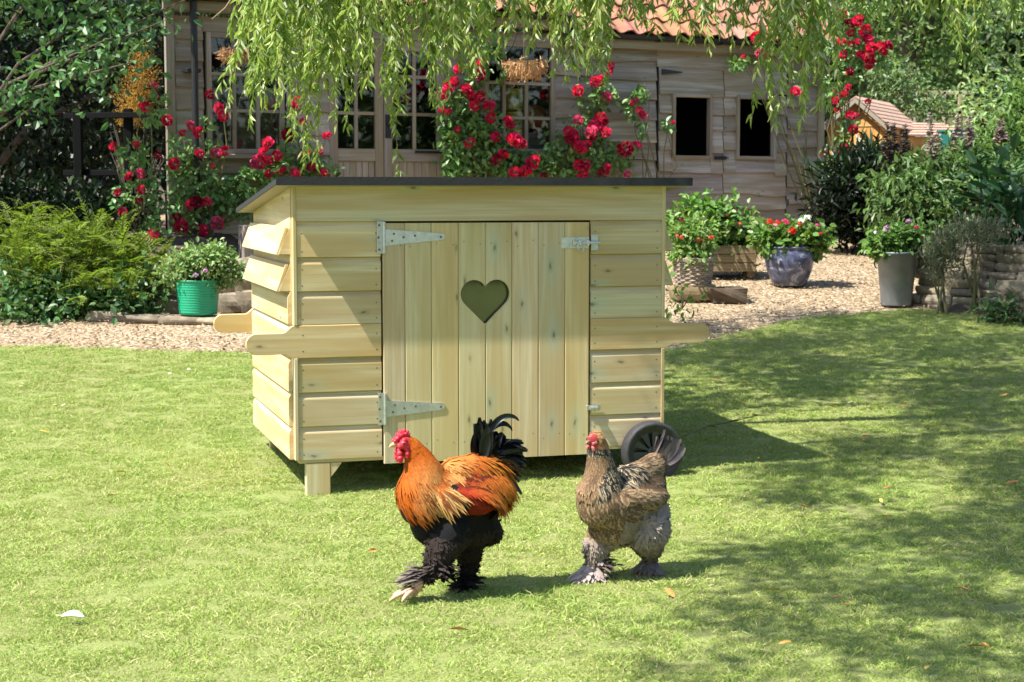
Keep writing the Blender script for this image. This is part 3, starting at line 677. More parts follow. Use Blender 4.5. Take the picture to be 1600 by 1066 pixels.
# corner posts, fascia, soffit
tr = MB(); box(tr, (0, -.055, ZB0), (.10, .0, ZE1 - .02), .006); tr.build('corner_post', M['frame'], house)
tr = MB(); box(tr, (SEND - .085, -.055, ZB0), (SEND + .01, .0, ZE2 - .02), .006); tr.build('corner_post', M['frame'], house)
f1 = MB(); box(f1, (-.06, -.20, ZE1 - .13), (SMID - .25, -.16, ZE1 - .01), .004); box(f1, (-.05, -.16, ZE1 - .13), (SMID - .25, -.0, ZE1 - .115), .002); f1.build('fascia', M['frame'], house)
f2 = MB(); box(f2, (SMID - .245, -.155, ZE2 - .13), (SEND + .12, -.12, ZE2 - .01), .004); box(f2, (SMID - .245, -.12, ZE2 - .13), (SEND + .10, -.0, ZE2 - .115), .002); f2.build('fascia', M['frame'], house)
def gutter(s0, s1, z, y):
    gm_ = MB(); a = np.linspace(math.pi, 2 * math.pi, 9); r0, r1 = .058, .050
    prof = [(y + r0 * math.cos(t), z + r0 * math.sin(t)) for t in a] + [(y + r1 * math.cos(t), z + .002 + r1 * math.sin(t)) for t in a[::-1]]
    extrude(gm_, prof, (s0, 0, 0), (s1, 0, 0), (1, 1, 1), A=((0, 1, 0), (0, 0, 1)))
    for s_ in np.arange(s0 + .3, s1, .9): box(gm_, (s_, y - .062, z - .064), (s_ + .03, y + .062, z - .052), .002)
    return gm_.build('gutter', M['iron'], house)
gu = gutter(-.12, SMID - .25, ZE1 + .02, -.265); gutter(SMID - .24, SEND + .18, ZE2 + .02, -.22)
dp = MB(); s_ = hs(296); tube(dp, np.stack([np.full(12, s_), np.full(12, -.215), np.linspace(ZE1 - .03, .6, 12)], 1), .036, 12)
tube(dp, [(s_, -.215, ZE1 - .26), (s_, -.215, ZE1 - .14)], .044, 12)
for zz in (hz(296, 112), hz(296, 250)): box(dp, (s_ - .075, -.20, zz - .02), (s_ + .075, -.04, zz + .02), .003)
dp.build('downpipe', M['iron'], gu)
# pantiled roof
def pantiles(s0, s1, y0, z0, rows_, pitch=R(40)):
    mb = MB(); tw, tl = .245, .30; cp, sp_ = math.cos(pitch), math.sin(pitch); nu = 9
    for r_ in range(rows_):
        for c in range(int((s1 - s0) / tw)):
            s = s0 + c * tw + rng.uniform(-.004, .004); d0 = r_ * tl + rng.uniform(-.006, .006)
            u = np.linspace(0, 1, nu); h = .030 * np.sin(u * 2 * math.pi + .5) + .012 * u
            V = []
            for d, lift in ((d0 - .03, .028), (d0 - .03, .012), (d0 + tl, .0)):
                for k in range(nu):
                    hh = h[k] + lift; V.append((s + u[k] * (tw + .01), y0 + d * cp - hh * sp_, z0 + d * sp_ + hh * cp))
            F = [[nu + k, nu + k + 1, k + 1, k] for k in range(nu - 1)] + [[k, k + 1, 2 * nu + k + 1, 2 * nu + k] for k in range(nu - 1)]
            t = rng.uniform(.72, 1.2); lich = rng.random() < .12
            col = (t * 1.0, t * rng.uniform(.88, 1.12), t * rng.uniform(.8, 1.25)) if not lich else (t * .85, t * 1.1, t * 1.4)
            mb.add(V, F, col)
    deck = [(s0 - .02, y0 - .02, z0 - .05), (s1 + .02, y0 - .02, z0 - .05), (s1 + .02, y0 + rows_ * tl * cp, z0 - .05 + rows_ * tl * sp_), (s0 - .02, y0 + rows_ * tl * cp, z0 - .05 + rows_ * tl * sp_)]
    mb.add(deck, [[0, 1, 2, 3]], (.15, .13, .1)); return mb
rfm = pantiles(SMID - .24, SEND + .16, -.25, ZE2 + .05, 11); ro = rfm.build('roof', M['tile'], house, smooth=False)
pantiles(-.12, SMID - .25, -.30, ZE1 + .05, 10).build('roof', M['tile'], house, smooth=False)
# windows and doors
def window(name, box4, cols, rowz, parent=house, glass=True, fr=.055, sill=True, y=-.01):
    s0, s1, z0, z1 = box4; mb = MB(); d0, d1 = y - .035, y + .045
    box(mb, (s0, d0, z0), (s0 + fr, d1, z1), .004); box(mb, (s1 - fr, d0, z0), (s1, d1, z1), .004)
    box(mb, (s0 + fr, d0 + .002, z1 - fr), (s1 - fr, d1, z1), .004); box(mb, (s0 + fr, d0 + .002, z0), (s1 - fr, d1, z0 + fr), .004)
    for c in cols: box(mb, (c - .022, d0 + .012, z0 + fr), (c + .022, d1 - .01, z1 - fr), .004)
    for r_ in rowz: box(mb, (s0 + fr, d0 + .015, r_ - .018), (s1 - fr, d1 - .012, r_ + .018), .004)
    o = mb.build(name, M['frame'], parent)
    if sill: b = MB(); box(b, (s0 - .04, d0 - .07, z0 - .05), (s1 + .04, d1, z0 - .003), .006); b.build('sill', M['frame'], o)
    if glass: b = MB(); box(b, (s0 + fr * .8, y + .008, z0 + fr * .8), (s1 - fr * .8, y + .013, z1 - fr * .8), .001); b.build('pane', M['glass'], o)
    return o
window('window', (WL[0], WL[1] , WL[2], WL[3]), [hs(365), hs(402)], [hz(400, 118), hz(400, 174)])
window('window', WR_, [hs(786), hs(821)], [hz(825, 131), hz(825, 185)])
dmid = hs(598)
for a, b, mm, hand in ((DR[0], dmid - .004, 549, 0), (dmid + .004, DR[1], 645, 1)):
    mb = MB(); z0, z1, zr = DR[2], DR[3], hz(600, 240); st = .10
    box(mb, (a, -.03, z0), (a + st, .03, z1), .005); box(mb, (b - st, -.03, z0), (b, .03, z1), .005)
    for q0, q1 in ((z1 - .12, z1), (zr - .09, zr + .05), (z0, z0 + .16)): box(mb, (a + st, -.028, q0), (b - st, .03, q1), .004)
    m_ = (a + b) / 2; box(mb, (m_ - .02, -.02, zr + .05), (m_ + .02, .02, z1 - .12), .003)
    for zz in (hz(600, 119), hz(600, 178)): box(mb, (a + st, -.017, zz - .018), (b - st, .018, zz + .018), .003)
    n_ = 6; w_ = (b - a - 2 * st) / n_
    for k in range(n_): box(mb, (a + st + k * w_, -.006, z0 + .16), (a + st + (k + 1) * w_ - .003, .015, zr - .09), .004)
    o = mb.build('door', M['frame'], house)
    gl = MB(); box(gl, (a + st * .9, .003, zr + .04), (b - st * .9, .008, z1 - .11), .001); gl.build('pane', M['glass'], o)
    if hand:
        h_ = MB(); hx, hh = hs(604.5), hz(604, 198); box(h_, (hx - .035, -.042, hh - .13), (hx + .035, -.031, hh + .13), .01)
        tube(h_, [(hx, -.045, hh + .03), (hx, -.09, hh + .03), (hx + .09, -.095, hh + .025)], .012, 8); h_.build('handle', M['iron'], o)
        h_ = MB(); zz = hz(670, 238); tube(h_, [(hs(646), -.045, zz), (hs(690), -.045, zz)], .014, 8); h_.build('bolt_bar', M['iron'], o)
bm1 = hs(1127.5)
for a, b, wv in ((BD[0], bm1 - .006, BW1), (bm1 + .006, BD[1], BW2)):
    mb = MB(); zs = [hz(1120, 352)] + zrow([325, 302, 268, 234, 204, 178, 147, 108], 1120)
    clad(mb, a, b, zs, [(wv[0], wv[1], wv[2], wv[3])], out=.02, amp=.018)
    o = mb.build('stable_door', M['oldwood'], house)
    fo = window('window_frame', (wv[0] - .005, wv[1] + .005, wv[2] - .005, wv[3] + .005), [], [], o, glass=False, fr=.042, sill=False, y=-.045)
h_ = MB(); zz = hz(1120, 247); box(h_, (hs(1112), -.075, zz - .022), (hs(1131), -.062, zz + .022), .004); tube(h_, [(hs(1113), -.085, zz), (hs(1133), -.085, zz)], .009, 8); h_.build('bolt', M['iron'], house)
h_ = MB(); zz = hz(1040, 113); V = [(hs(1029), zz - .035), (hs(1061), zz - .006), (hs(1061), zz + .008), (hs(1029), zz + .035)]
h_.add([(s, y, z) for y in (-.07, -.062) for s, z in V], [[0, 1, 2, 3], [7, 6, 5, 4], [0, 4, 5, 1], [1, 5, 6, 2], [2, 6, 7, 3], [3, 7, 4, 0]]); h_.build('hinge', M['iron'], house)
# things standing behind the panes
def house_thing(name, label, cat, px, py, inn, group=None):
    s, z, p = hp(px, py, -inn); return thing(name, label, cat, p, HRZ, group)
shelf_z = hz(825, 228)
for k, (px, pyt, pyb, lab) in enumerate(((801, 138, 172, 'square yellow plastic tub with pale label, top of the stack behind window glass'), (801, 174, 206, 'lower yellow plastic tub under the labelled one behind window glass'))):
    s, z0, p0 = hp(px, pyb, -.15); z1 = hp(px, pyt, -.15)[1]; wd = .125
    t = thing('plastic_tub', lab, 'tub', p0, HRZ, 'yellow tubs stacked in the window'); h = z1 - z0
    b = MB(); prof = [(0, 0), (.118, 0), (.124, .01), (.134, h * .8), (.142, h * .8), (.142, h * .84), (.135, h * .84)]
    lathe(b, prof, 20); Q = b.V[-1]; b.V[-1] = np.stack([np.sign(Q[:, 0]) * np.minimum(np.abs(Q[:, 0]), .118), np.sign(Q[:, 1]) * np.minimum(np.abs(Q[:, 1]), .11), Q[:, 2]], 1); b.build('body', M['yellow'], t)
    b = MB(); box(b, (-.126, -.118, h * .845), (.126, .118, h * .96), .012); b.build('lid', M['yellow'], t)
    b = MB(); box(b, (-.085, -.113, h * .16), (.085, -.1115, h * .68), .0005, (1, 1, 1))
    for dx, dz in ((-.03, .36), (.03, .36), (0, .56), (0, .64)): box(b, (dx - .011, -.1142, h * dz - .011), (dx + .011, -.1132, h * dz + .011), .0004, (.2, .25, .2))
    lb = b.build('label', M['label'], t)
b = MB(); s, z0, p0 = hp(800, 207, -.17); box(b, (-.16, -.1, z0 - p0[2] - .6), (.5, .12, -.002), .004)
tag(b.build('window_shelf', M['oldwood'], None, loc=p0, rz=HRZ), 'brown wooden shelf behind the right window holding yellow tubs', 'shelf')
s, z0, p0 = hp(840, 204, -.14); t = thing('terracotta_dish', 'round orange dish standing on edge behind the right window', 'dish', p0, HRZ)
b = MB(); lathe(b, [(0, 0), (.11, 0), (.14, -.03), (.148, -.03), (.12, .012), (0, .014)], 26); Q = b.V[-1]; b.V[-1] = np.stack([Q[:, 0], Q[:, 2] + .05, Q[:, 1] + .148], 1); b.build('dish', M['terracotta'], t)
s, z0, p0 = hp(421, 166, -.16); t = thing('window_pot', 'white plastic pot of red-topped compost behind left window', 'pot', p0, HRZ)
b = MB(); lathe(b, [(0, 0), (.085, 0), (.105, .16), (.112, .16), (.112, .185), (.1, .185), (.095, .165), (0, .16)], 24); b.build('pot', M['white'], t)
b = MB(); lathe(b, [(.0, .195), (.07, .192), (.094, .18)], 16); b.build('compost', M['terracotta'], t)
b = MB(); s, z0, p0 = hp(405, 167, -.16); box(b, (-.35, -.08, -.5), (.35, .12, -.002), .004)
tag(b.build('window_shelf', M['oldwood'], None, loc=p0, rz=HRZ), 'brown wooden shelf behind the left window holding a white pot', 'shelf')
# hanging baskets
def hanging_basket(px, py, wpx, label):
    s, z, p = hp(px, py, .42); t = thing('hanging_basket', label, 'hanging basket', p, HRZ, 'hanging baskets on the cottage')
    r_ = wpx / FPX * p[1] / 2; b = MB()
    lathe(b, [(0, -.86 * r_), (.5 * r_, -.82 * r_), (.82 * r_, -.6 * r_), (.97 * r_, -.2 * r_), (r_, .05 * r_), (.9 * r_, .05 * r_), (.6 * r_, -.2 * r_), (0, -.3 * r_)], 22)
    for k in range(420):
        a, zz = rng.uniform(0, 6.28), rng.uniform(-.75, .05); rr_ = r_ * math.sqrt(max(.05, 1 - (zz / .85) ** 2 * .8)); q = np.array([rr_ * math.cos(a), rr_ * math.sin(a), zz * r_])
        tube(b, [q, q * 1.03 + rng.normal(size=3) * .02, q * 1.06 + rng.normal(size=3) * .035 - (0, 0, .03)], .003, 3, (t_ := rng.uniform(.7, 1.3), t_, t_))
    b.build('coir_liner', M['coir'], t)
    w_ = MB(); tube(w_, [(r_ * 1.02 * math.cos(a), r_ * 1.02 * math.sin(a), .05 * r_) for a in np.linspace(0, 6.283, 25)], .006, 6)
    for k in range(10):
        a = k * .628; tube(w_, [(r_ * 1.02 * f * math.cos(a), r_ * 1.02 * f * math.sin(a), zz * r_) for f, zz in ((1, .05), (.97, -.2), (.78, -.55), (.42, -.8))], .004, 4)
    w_.build('wire_frame', M['iron'], t)
    c = MB(); top = np.array([0, 0, .55])
    for k in range(3): a = k * 2.094; tube(c, [(r_ * math.cos(a), r_ * math.sin(a), .05 * r_), top], .004, 4)
    tube(c, [top, top + (0, 0, .05), top + (0, .42, .12)], .008, 6); c.build('chain', M['iron'], t); return t
hanging_basket(819, 97, 62, 'bare coir hanging basket in front of the right window')
hanging_basket(366, 79, 34, 'small ragged coir hanging basket half behind willow shoots on the left')

# ------------------------------------------------------------------ roses
def rose_bloom_mesh(tone=(1, 1, 1)):
    mb = MB(); pet = (np.array([[0, 0, 0], [.4, .35, .1], [.44, .75, .2], [0, 1, .16], [-.44, .75, .2], [-.4, .35, .1]]), LEAF_OVAL[1])
    for k in range(46):   # a full double bloom: petals packed over a flattened ball
        u_ = (k + .5) / 46; th = math.acos(1 - 1.45 * u_); a = k * 2.39996 + rng.uniform(-.3, .3); d = np.array([math.sin(th) * math.cos(a), math.sin(th) * math.sin(a), math.cos(th) * .75])
        out = norm(d + rng.normal(size=3) * .18); side = norm(np.array([-math.sin(a), math.cos(a), 0]) * rng.uniform(-.6, .6) + np.array([0, 0, 1.]) * (.6 if th > .6 else 0) + out * .55 + rng.normal(size=3) * .25)
        c = np.array([.70, .022, .095]) * np.array(tone) * rng.uniform(.6, 1.3) * (1 if rng.random() < .8 else np.array([1.1, 2.5, 1.9]))
        leaves(mb, [d * .026], [side], [np.cross(np.cross(out, side), side) * -1 + out * .2], .036 * rng.uniform(.8, 1.15), .042, np.minimum(c, 1), pet)
    return mb
rose_protos = [rose_bloom_mesh().build('rose_bloom', M['petal']) for _ in ()] + [rose_bloom_mesh(q_).build('rose_bloom', M['petal']) for q_ in ((1, 1, 1), (.8, .7, .75), (1.05, 1.6, 1.4), (.55, .6, .5), (.95, .8, .8), (1, 3.5, 2.0))]
for o in rose_protos: COL.objects.unlink(o)
def climbing_rose(label, blooms, patches_, root, per=1.0, fn=None, twigs=()):
    """blooms (px, py, size px); patches (px, py, rx, ry, n leaves); all on or in front of the facade"""
    fn = fn or (lambda px, py, out: hp(px, py, out)[2])
    t = thing('climbing_rose', label, 'rose bush', root, 0, 'red climbing roses'); R0 = np.array(root)
    fo = MB(); pts_ = []
    for (px, py, rx, ry, n) in patches_:
        n = int(n * per); k = max(3, n // 22); cc = rng.normal(size=(k, 2)) * .5
        i = rng.integers(0, k, n); q = cc[i] + rng.normal(size=(n, 2)) * .22; q = q / np.maximum(1, np.linalg.norm(q, axis=1, keepdims=True) / 1.2)
        P_ = np.array([fn(px + a * rx, py + b * ry, rng.uniform(.08, .42)) for a, b in q]); L_ = rng.uniform(.05, .10, n)
        leaves(fo, P_ - R0, norm(rng.normal(size=(n, 3)) + (0, 0, -.5)), norm(rng.normal(size=(n, 3)) * .6 + (-.3, -.7, .7)), L_, L_ * .72, vary((.15, .27, .075), n, .35, .12))
        pts_.append((px, py))
    fo.build('foliage', M['gloss'], t)
    st = MB()
    for (px, py, *_r) in list(pts_) + list(twigs) + [b[:2] for b in blooms[::3]]:
        e = fn(px, py, .25) - R0; m1 = e * .4 + np.array([rng.uniform(-.1, .1), rng.uniform(-.05, .05), .1]); m2 = e * .75 + rng.normal(size=3) * .06
        tube(st, [(0, 0, 0), m1, m2, e], [.014, .009, .006, .004], 5)
    st.build('stem', M['twig'], t)
    for j, (px, py, sz) in enumerate(blooms):
        p = fn(px + rng.uniform(-1, 1), py + rng.uniform(-1, 1), rng.uniform(.38, .5)); o = rose_protos[(j * 5 + len(blooms)) % 6 if j % 3 else 0].copy()
        COL.objects.link(o); o.parent = t; o.location = p - R0; dv = Vector((rng.normal() * .5 - .15, -1 + rng.normal() * .25, .35 + rng.normal() * .4))
        o.rotation_euler = dv.to_track_quat('Z', 'Y').to_euler(); k = sz / FPX * p[1] / .128 * rng.uniform(.82, 1.12); o.scale = (k, k, k * rng.uniform(.85, 1.2))
    return t
bl1 = [(260, 188, 26), (273, 257, 26), (300, 196, 22), (311, 208, 26), (328, 147, 20), (343, 168, 24), (349, 182, 20), (310, 240, 22), (337, 242, 26), (352, 236, 22), (308, 317, 26), (322, 316, 22), (297, 320, 18), (282, 355, 26), (341, 350, 26), (314, 361, 22), (276, 338, 20), (333, 260, 14), (285, 209, 14)]
climbing_rose('red climbing rose round the black downpipe at the cottage corner', bl1,
              [(290, 235, 40, 36, 90), (325, 220, 26, 30, 60), (340, 305, 45, 38, 480), (300, 340, 40, 30, 220), (375, 310, 25, 30, 220), (280, 260, 25, 40, 90)], hw3(hs(310), .25, .8))
bl0 = [(178, 230, 20), (203, 275, 20), (221, 272, 20), (221, 297, 18), (219, 316, 20), (190, 333, 20), (222, 165, 14), (228, 168, 20), (240, 135, 16), (213, 226, 14), (250, 243, 16), (238, 369, 22), (185, 300, 16)]
climbing_rose('dark red climbing rose straggling over the black rail left of the cottage', bl0, [(215, 290, 35, 50, 260), (240, 350, 25, 30, 150), (235, 160, 25, 25, 90), (190, 240, 30, 20, 70)],
              at(225, 400, 17.0), fn=lambda px, py, out: at(px, py, 17.2 - out))
bl2 = [(463, 160, 24), (451, 212, 26), (419, 224, 24), (412, 240, 26), (433, 244, 24), (404, 254, 28), (421, 250, 22), (475, 190, 18), (476, 240, 20), (440, 268, 22), (420, 272, 22), (500, 235, 18), (505, 270, 20), (487, 262, 22), (462, 270, 20), (510, 213, 16)]
climbing_rose('red climbing rose with blooms below the left window', bl2, [(440, 256, 45, 28, 340), (480, 270, 45, 25, 260), (400, 272, 30, 20, 120), (465, 205, 26, 30, 60)], hw3(hs(440), .25, .75), twigs=[(463, 165)])
bl3 = [(705, 134, 26), (717, 110, 24), (748, 117, 24), (691, 146, 24), (700, 132, 20), (712, 128, 22), (728, 140, 24), (740, 150, 24), (752, 150, 22), (743, 165, 24), (726, 139, 18), (765, 166, 22), (768, 184, 24), (792, 190, 24), (798, 194, 20), (733, 225, 22), (776, 216, 24), (802, 220, 28), (812, 226, 24), (786, 244, 24), (775, 250, 24), (833, 254, 26), (690, 173, 14), (700, 175, 16), (803, 268, 22), (822, 271, 26), (851, 276, 16), (752, 98, 18), (714, 203, 14)]
climbing_rose('largest red climbing rose, between the glazed door and the right window', bl3, [(710, 200, 32, 60, 620), (740, 150, 35, 45, 300), (760, 220, 45, 45, 620), (800, 265, 60, 28, 560), (755, 95, 30, 40, 160), (840, 255, 40, 30, 260), (720, 260, 40, 25, 260)], hw3(hs(735), .25, .8), twigs=[(750, 95)])
bl4 = [(903, 142, 24), (937, 126, 22), (947, 152, 20), (952, 112, 16), (955, 103, 14), (930, 127, 20), (888, 207, 26), (896, 213, 26), (904, 188, 24), (905, 232, 26), (890, 218, 20), (928, 198, 26), (940, 188, 30), (945, 196, 24), (926, 208, 24), (934, 193, 24), (925, 212, 20), (946, 207, 20), (910, 270, 22), (907, 258, 24), (915, 262, 22), (916, 230, 22), (976, 232, 28), (994, 227, 18), (944, 268, 20), (914, 257, 22), (981, 272, 18), (949, 262, 16), (938, 270, 16), (941, 57, 16), (939, 60, 12)]
climbing_rose('red climbing rose with clustered blooms right of the right window', bl4, [(905, 235, 45, 45, 480), (930, 170, 28, 45, 180), (960, 250, 45, 28, 260), (880, 265, 40, 20, 260), (925, 140, 25, 25, 90)], hw3(hs(920), .25, .85), twigs=[(940, 70)])
bl5 = [(988, 160, 14), (994, 158, 14), (1000, 172, 16), (1004, 178, 14), (1007, 182, 12), (1052, 192, 8)]
climbing_rose('sparse small red climbing rose on the boards beside the stable door', bl5, [(1000, 185, 22, 35, 130), (1015, 150, 22, 18, 70), (1040, 200, 14, 8, 30)], hw3(hs(1012), .15, .9), twigs=[(1000, 170), (1045, 195)])
bl6 = [(1182, 60, 24), (1190, 86, 22), (1187, 55, 20), (1162, 90, 10), (1241, 146, 24), (1200, 62, 12)]
climbing_rose('few red roses hanging at the eaves above the stable doors', bl6, [(1160, 96, 28, 10, 90), (1195, 75, 20, 20, 60), (1240, 140, 14, 14, 40)], hw3(hs(1262), .3, .9), twigs=[(1190, 80), (1240, 145)])
# ------------------------------------------------------------------ rose arch on the right
def atf(Y): return lambda px, py, out: at(px, py, Y - out)
bl7 = [(1308, 20, 18), (1318, 22, 18), (1327, 38, 18), (1340, 34, 22), (1345, 28, 18), (1353, 50, 24), (1330, 52, 16), (1314, 67, 22), (1330, 70, 16), (1340, 65, 14), (1358, 62, 20), (1360, 74, 22), (1318, 86, 20), (1377, 74, 26), (1385, 72, 24), (1380, 82, 18), (1345, 86, 16), (1356, 90, 22), (1357, 101, 20), (1362, 98, 14), (1326, 113, 16), (1325, 136, 14), (1320, 150, 20), (1305, 143, 12), (1305, 158, 14), (1307, 172, 12), (1357, 160, 14), (1332, 203, 20), (1330, 182, 18), (1320, 232, 20), (1308, 240, 12), (1338, 180, 12), (1288, 240, 16), (1303, 257, 18), (1331, 235, 12)]
climbing_rose('tall red climbing rose arching over the gap right of the stable doors', bl7,
              [(1340, 60, 40, 42, 420), (1325, 130, 25, 45, 160), (1325, 210, 26, 50, 140), (1375, 80, 22, 20, 120), (1340, 15, 40, 15, 160), (1300, 250, 18, 60, 90)], at(1300, 372, 21.2), fn=atf(21.4), twigs=[(1345, 120), (1310, 300), (1320, 40)])
# ------------------------------------------------------------------ trees
def tree(name, label, cat, base, h, blobs, leaf, n, col, mat='leaf', group=None, shape=LEAF_OVAL, tr=.16, aspect=.6, amt=.3, lean=(0, 0), clumps=None, up=.5):
    base = np.array(base, float); t = thing(name, label, cat, base, 0, group); b = MB()
    top = np.array([lean[0], lean[1], h * .72]); k = 7
    P_ = [top * f + np.array([math.sin(f * 5) * .08, math.cos(f * 4) * .06, 0]) * h * .12 for f in np.linspace(-.03, 1, k)]
    tube(b, P_, np.linspace(tr, tr * .35, k), 9)
    for c, r_ in blobs:
        c = np.array(c, float); s_ = P_[min(k - 1, max(1, int(k * .9 * min(1, c[2] / max(h, .1)))))]; mid = (s_ + c) / 2 + (0, 0, .1 * h * .3)
        tube(b, [s_ * .8, mid, c, c + (c - mid) * .5], [tr * .4, tr * .3, tr * .18, tr * .06], 6)
    b.build('trunk', M['bark'], t)
    m = MB(); vol = np.array([np.prod(np.broadcast_to(r_, 3)) ** .67 for _, r_ in blobs]); vol = vol / vol.sum()
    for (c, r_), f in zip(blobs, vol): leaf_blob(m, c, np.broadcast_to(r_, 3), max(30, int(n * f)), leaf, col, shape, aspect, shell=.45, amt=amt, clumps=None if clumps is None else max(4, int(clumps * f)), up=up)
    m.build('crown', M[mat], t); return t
def gz(x, y, dz=0): return np.array([x, y, float(g(y)) + dz])
def pxblobs(base, lst, Y):   # (px, py, rx px, ry px, depth offset)
    out = []
    for px, py, rx, ry, dy in lst:
        p = at(px, py, Y + dy); k = (Y + dy) / FPX; out.append((p - base, (rx * k, min(rx, ry) * k, ry * k)))
    return out
# left: broad-leaved tree in front, dark evergreens behind, the golden bush
b0 = gz(-5.6, 16.6)
tree('broadleaf_tree', 'broad-leaved tree with sunlit oval leaves at the upper left edge', 'tree', b0, 4.2,
     pxblobs(b0, [(140, 25, 60, 40, 0), (190, 60, 40, 30, -.2), (115, 85, 45, 22, -.6), (35, 150, 30, 30, -.3), (150, 112, 60, 22, -.5), (225, 30, 28, 40, .3), (25, 30, 40, 26, .5), (40, 175, 26, 20, -.4), (150, -60, 110, 50, .2), (40, -60, 90, 50, .2)], 16.4),
     .10, 1900, (.08, .17, .055), 'gloss', aspect=.72, tr=.055, clumps=80)
b0 = gz(-6.7, 20.5)
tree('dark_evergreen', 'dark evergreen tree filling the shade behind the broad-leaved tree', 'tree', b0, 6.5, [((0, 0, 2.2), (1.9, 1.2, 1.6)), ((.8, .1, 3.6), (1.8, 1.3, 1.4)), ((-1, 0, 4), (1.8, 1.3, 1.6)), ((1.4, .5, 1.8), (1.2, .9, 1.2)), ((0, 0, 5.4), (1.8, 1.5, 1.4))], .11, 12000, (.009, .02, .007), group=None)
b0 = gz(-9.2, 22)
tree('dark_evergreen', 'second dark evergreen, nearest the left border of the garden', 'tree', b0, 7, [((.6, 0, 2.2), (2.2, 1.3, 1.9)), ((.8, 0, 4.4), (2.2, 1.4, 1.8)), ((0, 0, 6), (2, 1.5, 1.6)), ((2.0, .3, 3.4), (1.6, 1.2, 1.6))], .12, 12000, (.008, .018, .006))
b0 = gz(-4.9, 24.5)
tree('holly_tree', 'mottled dark green tree close against the left end of the cottage', 'tree', b0, 7, [((-.3, 0, 2.0), (1.3, 1, 1.4)), ((.2, 0, 3.6), (1.4, 1.1, 1.4)), ((0, 0, 5.4), (1.7, 1.2, 1.6)), ((.9, 0, 4.6), (1.1, 1, 1.4))], .10, 8000, (.035, .05, .014), amt=.5)
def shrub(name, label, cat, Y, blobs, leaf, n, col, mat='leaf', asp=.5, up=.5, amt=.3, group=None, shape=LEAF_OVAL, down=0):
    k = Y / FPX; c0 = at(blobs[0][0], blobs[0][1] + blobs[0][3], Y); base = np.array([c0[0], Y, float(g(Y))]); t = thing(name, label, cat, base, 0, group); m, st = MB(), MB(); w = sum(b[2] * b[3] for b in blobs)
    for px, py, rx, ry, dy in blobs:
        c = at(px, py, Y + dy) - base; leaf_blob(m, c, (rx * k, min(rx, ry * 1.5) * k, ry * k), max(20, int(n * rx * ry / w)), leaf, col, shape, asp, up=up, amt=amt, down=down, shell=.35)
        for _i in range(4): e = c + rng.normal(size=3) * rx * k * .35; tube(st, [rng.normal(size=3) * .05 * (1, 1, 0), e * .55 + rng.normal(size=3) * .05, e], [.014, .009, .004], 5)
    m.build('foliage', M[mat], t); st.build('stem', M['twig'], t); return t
p_ = at(213, 175, 18.6); k = 18.6 / FPX
t = thing('golden_bush', 'golden orange upright bush behind the black rail', 'bush', gz(p_[0], 18.6)); b = MB()
for i in range(26): a = rng.uniform(0, 6.28); tube(b, [(0, 0, 0), (.1 * math.cos(a), .1 * math.sin(a), .7), (.3 * math.cos(a), .2 * math.sin(a), rng.uniform(1.0, 1.5))], [.02, .012, .004], 4)
b.build('stem', M['bark'], t); b = MB()
for px, py, rx, ry, n in ((212, 160, 30, 34, 1200), (222, 122, 20, 38, 900), (200, 182, 26, 20, 500), (222, 90, 12, 26, 300)):
    c = at(px, py, 18.6) - np.array(t.location); leaf_blob(b, c, (rx * k, rx * k * .7, ry * k), n, .035, (.42, .24, .06), LEAF_TRI, .3, up=.9, shell=.1, down=-.8)
b.build('foliage', M['soft'], t)
# black post and rail fence
def Yw(px, py, Y): return at(px, py, Y)
f = thing('rail_fence', 'black timber rail fence under the trees left of the cottage', 'fence', gz(-4.6, 17.9))
o_ = np.array(f.location)
rl = MB(); 
for ya, yb in ((184, 176), (272, 268)):
    a, c = Yw(100, ya, 18.2) - o_, Yw(262, yb, 17.9) - o_; mid = (a + c) / 2; ln = np.linalg.norm(c - a) / 2; an = math.atan2(c[1] - a[1], c[0] - a[0])
    box(rl, mid - (ln, .02, .03), mid + (ln, .02, .03), .004, (1, 1, 1), tilt=[[math.cos(an), -math.sin(an), 0], [math.sin(an), math.cos(an), 0], [0, 0, 1]])
rl.build('rail', M['darkwood'], f)
for px in (121, 200):
    a, c = Yw(px, 170, 18.1) - o_, Yw(px, 420, 18.1) - o_; pm = MB(); box(pm, (a[0] - .045, a[1] - .045, c[2]), (a[0] + .045, a[1] + .045, a[2]), .006, (1, 1, 1)); pm.build('post', M['darkwood'], f)
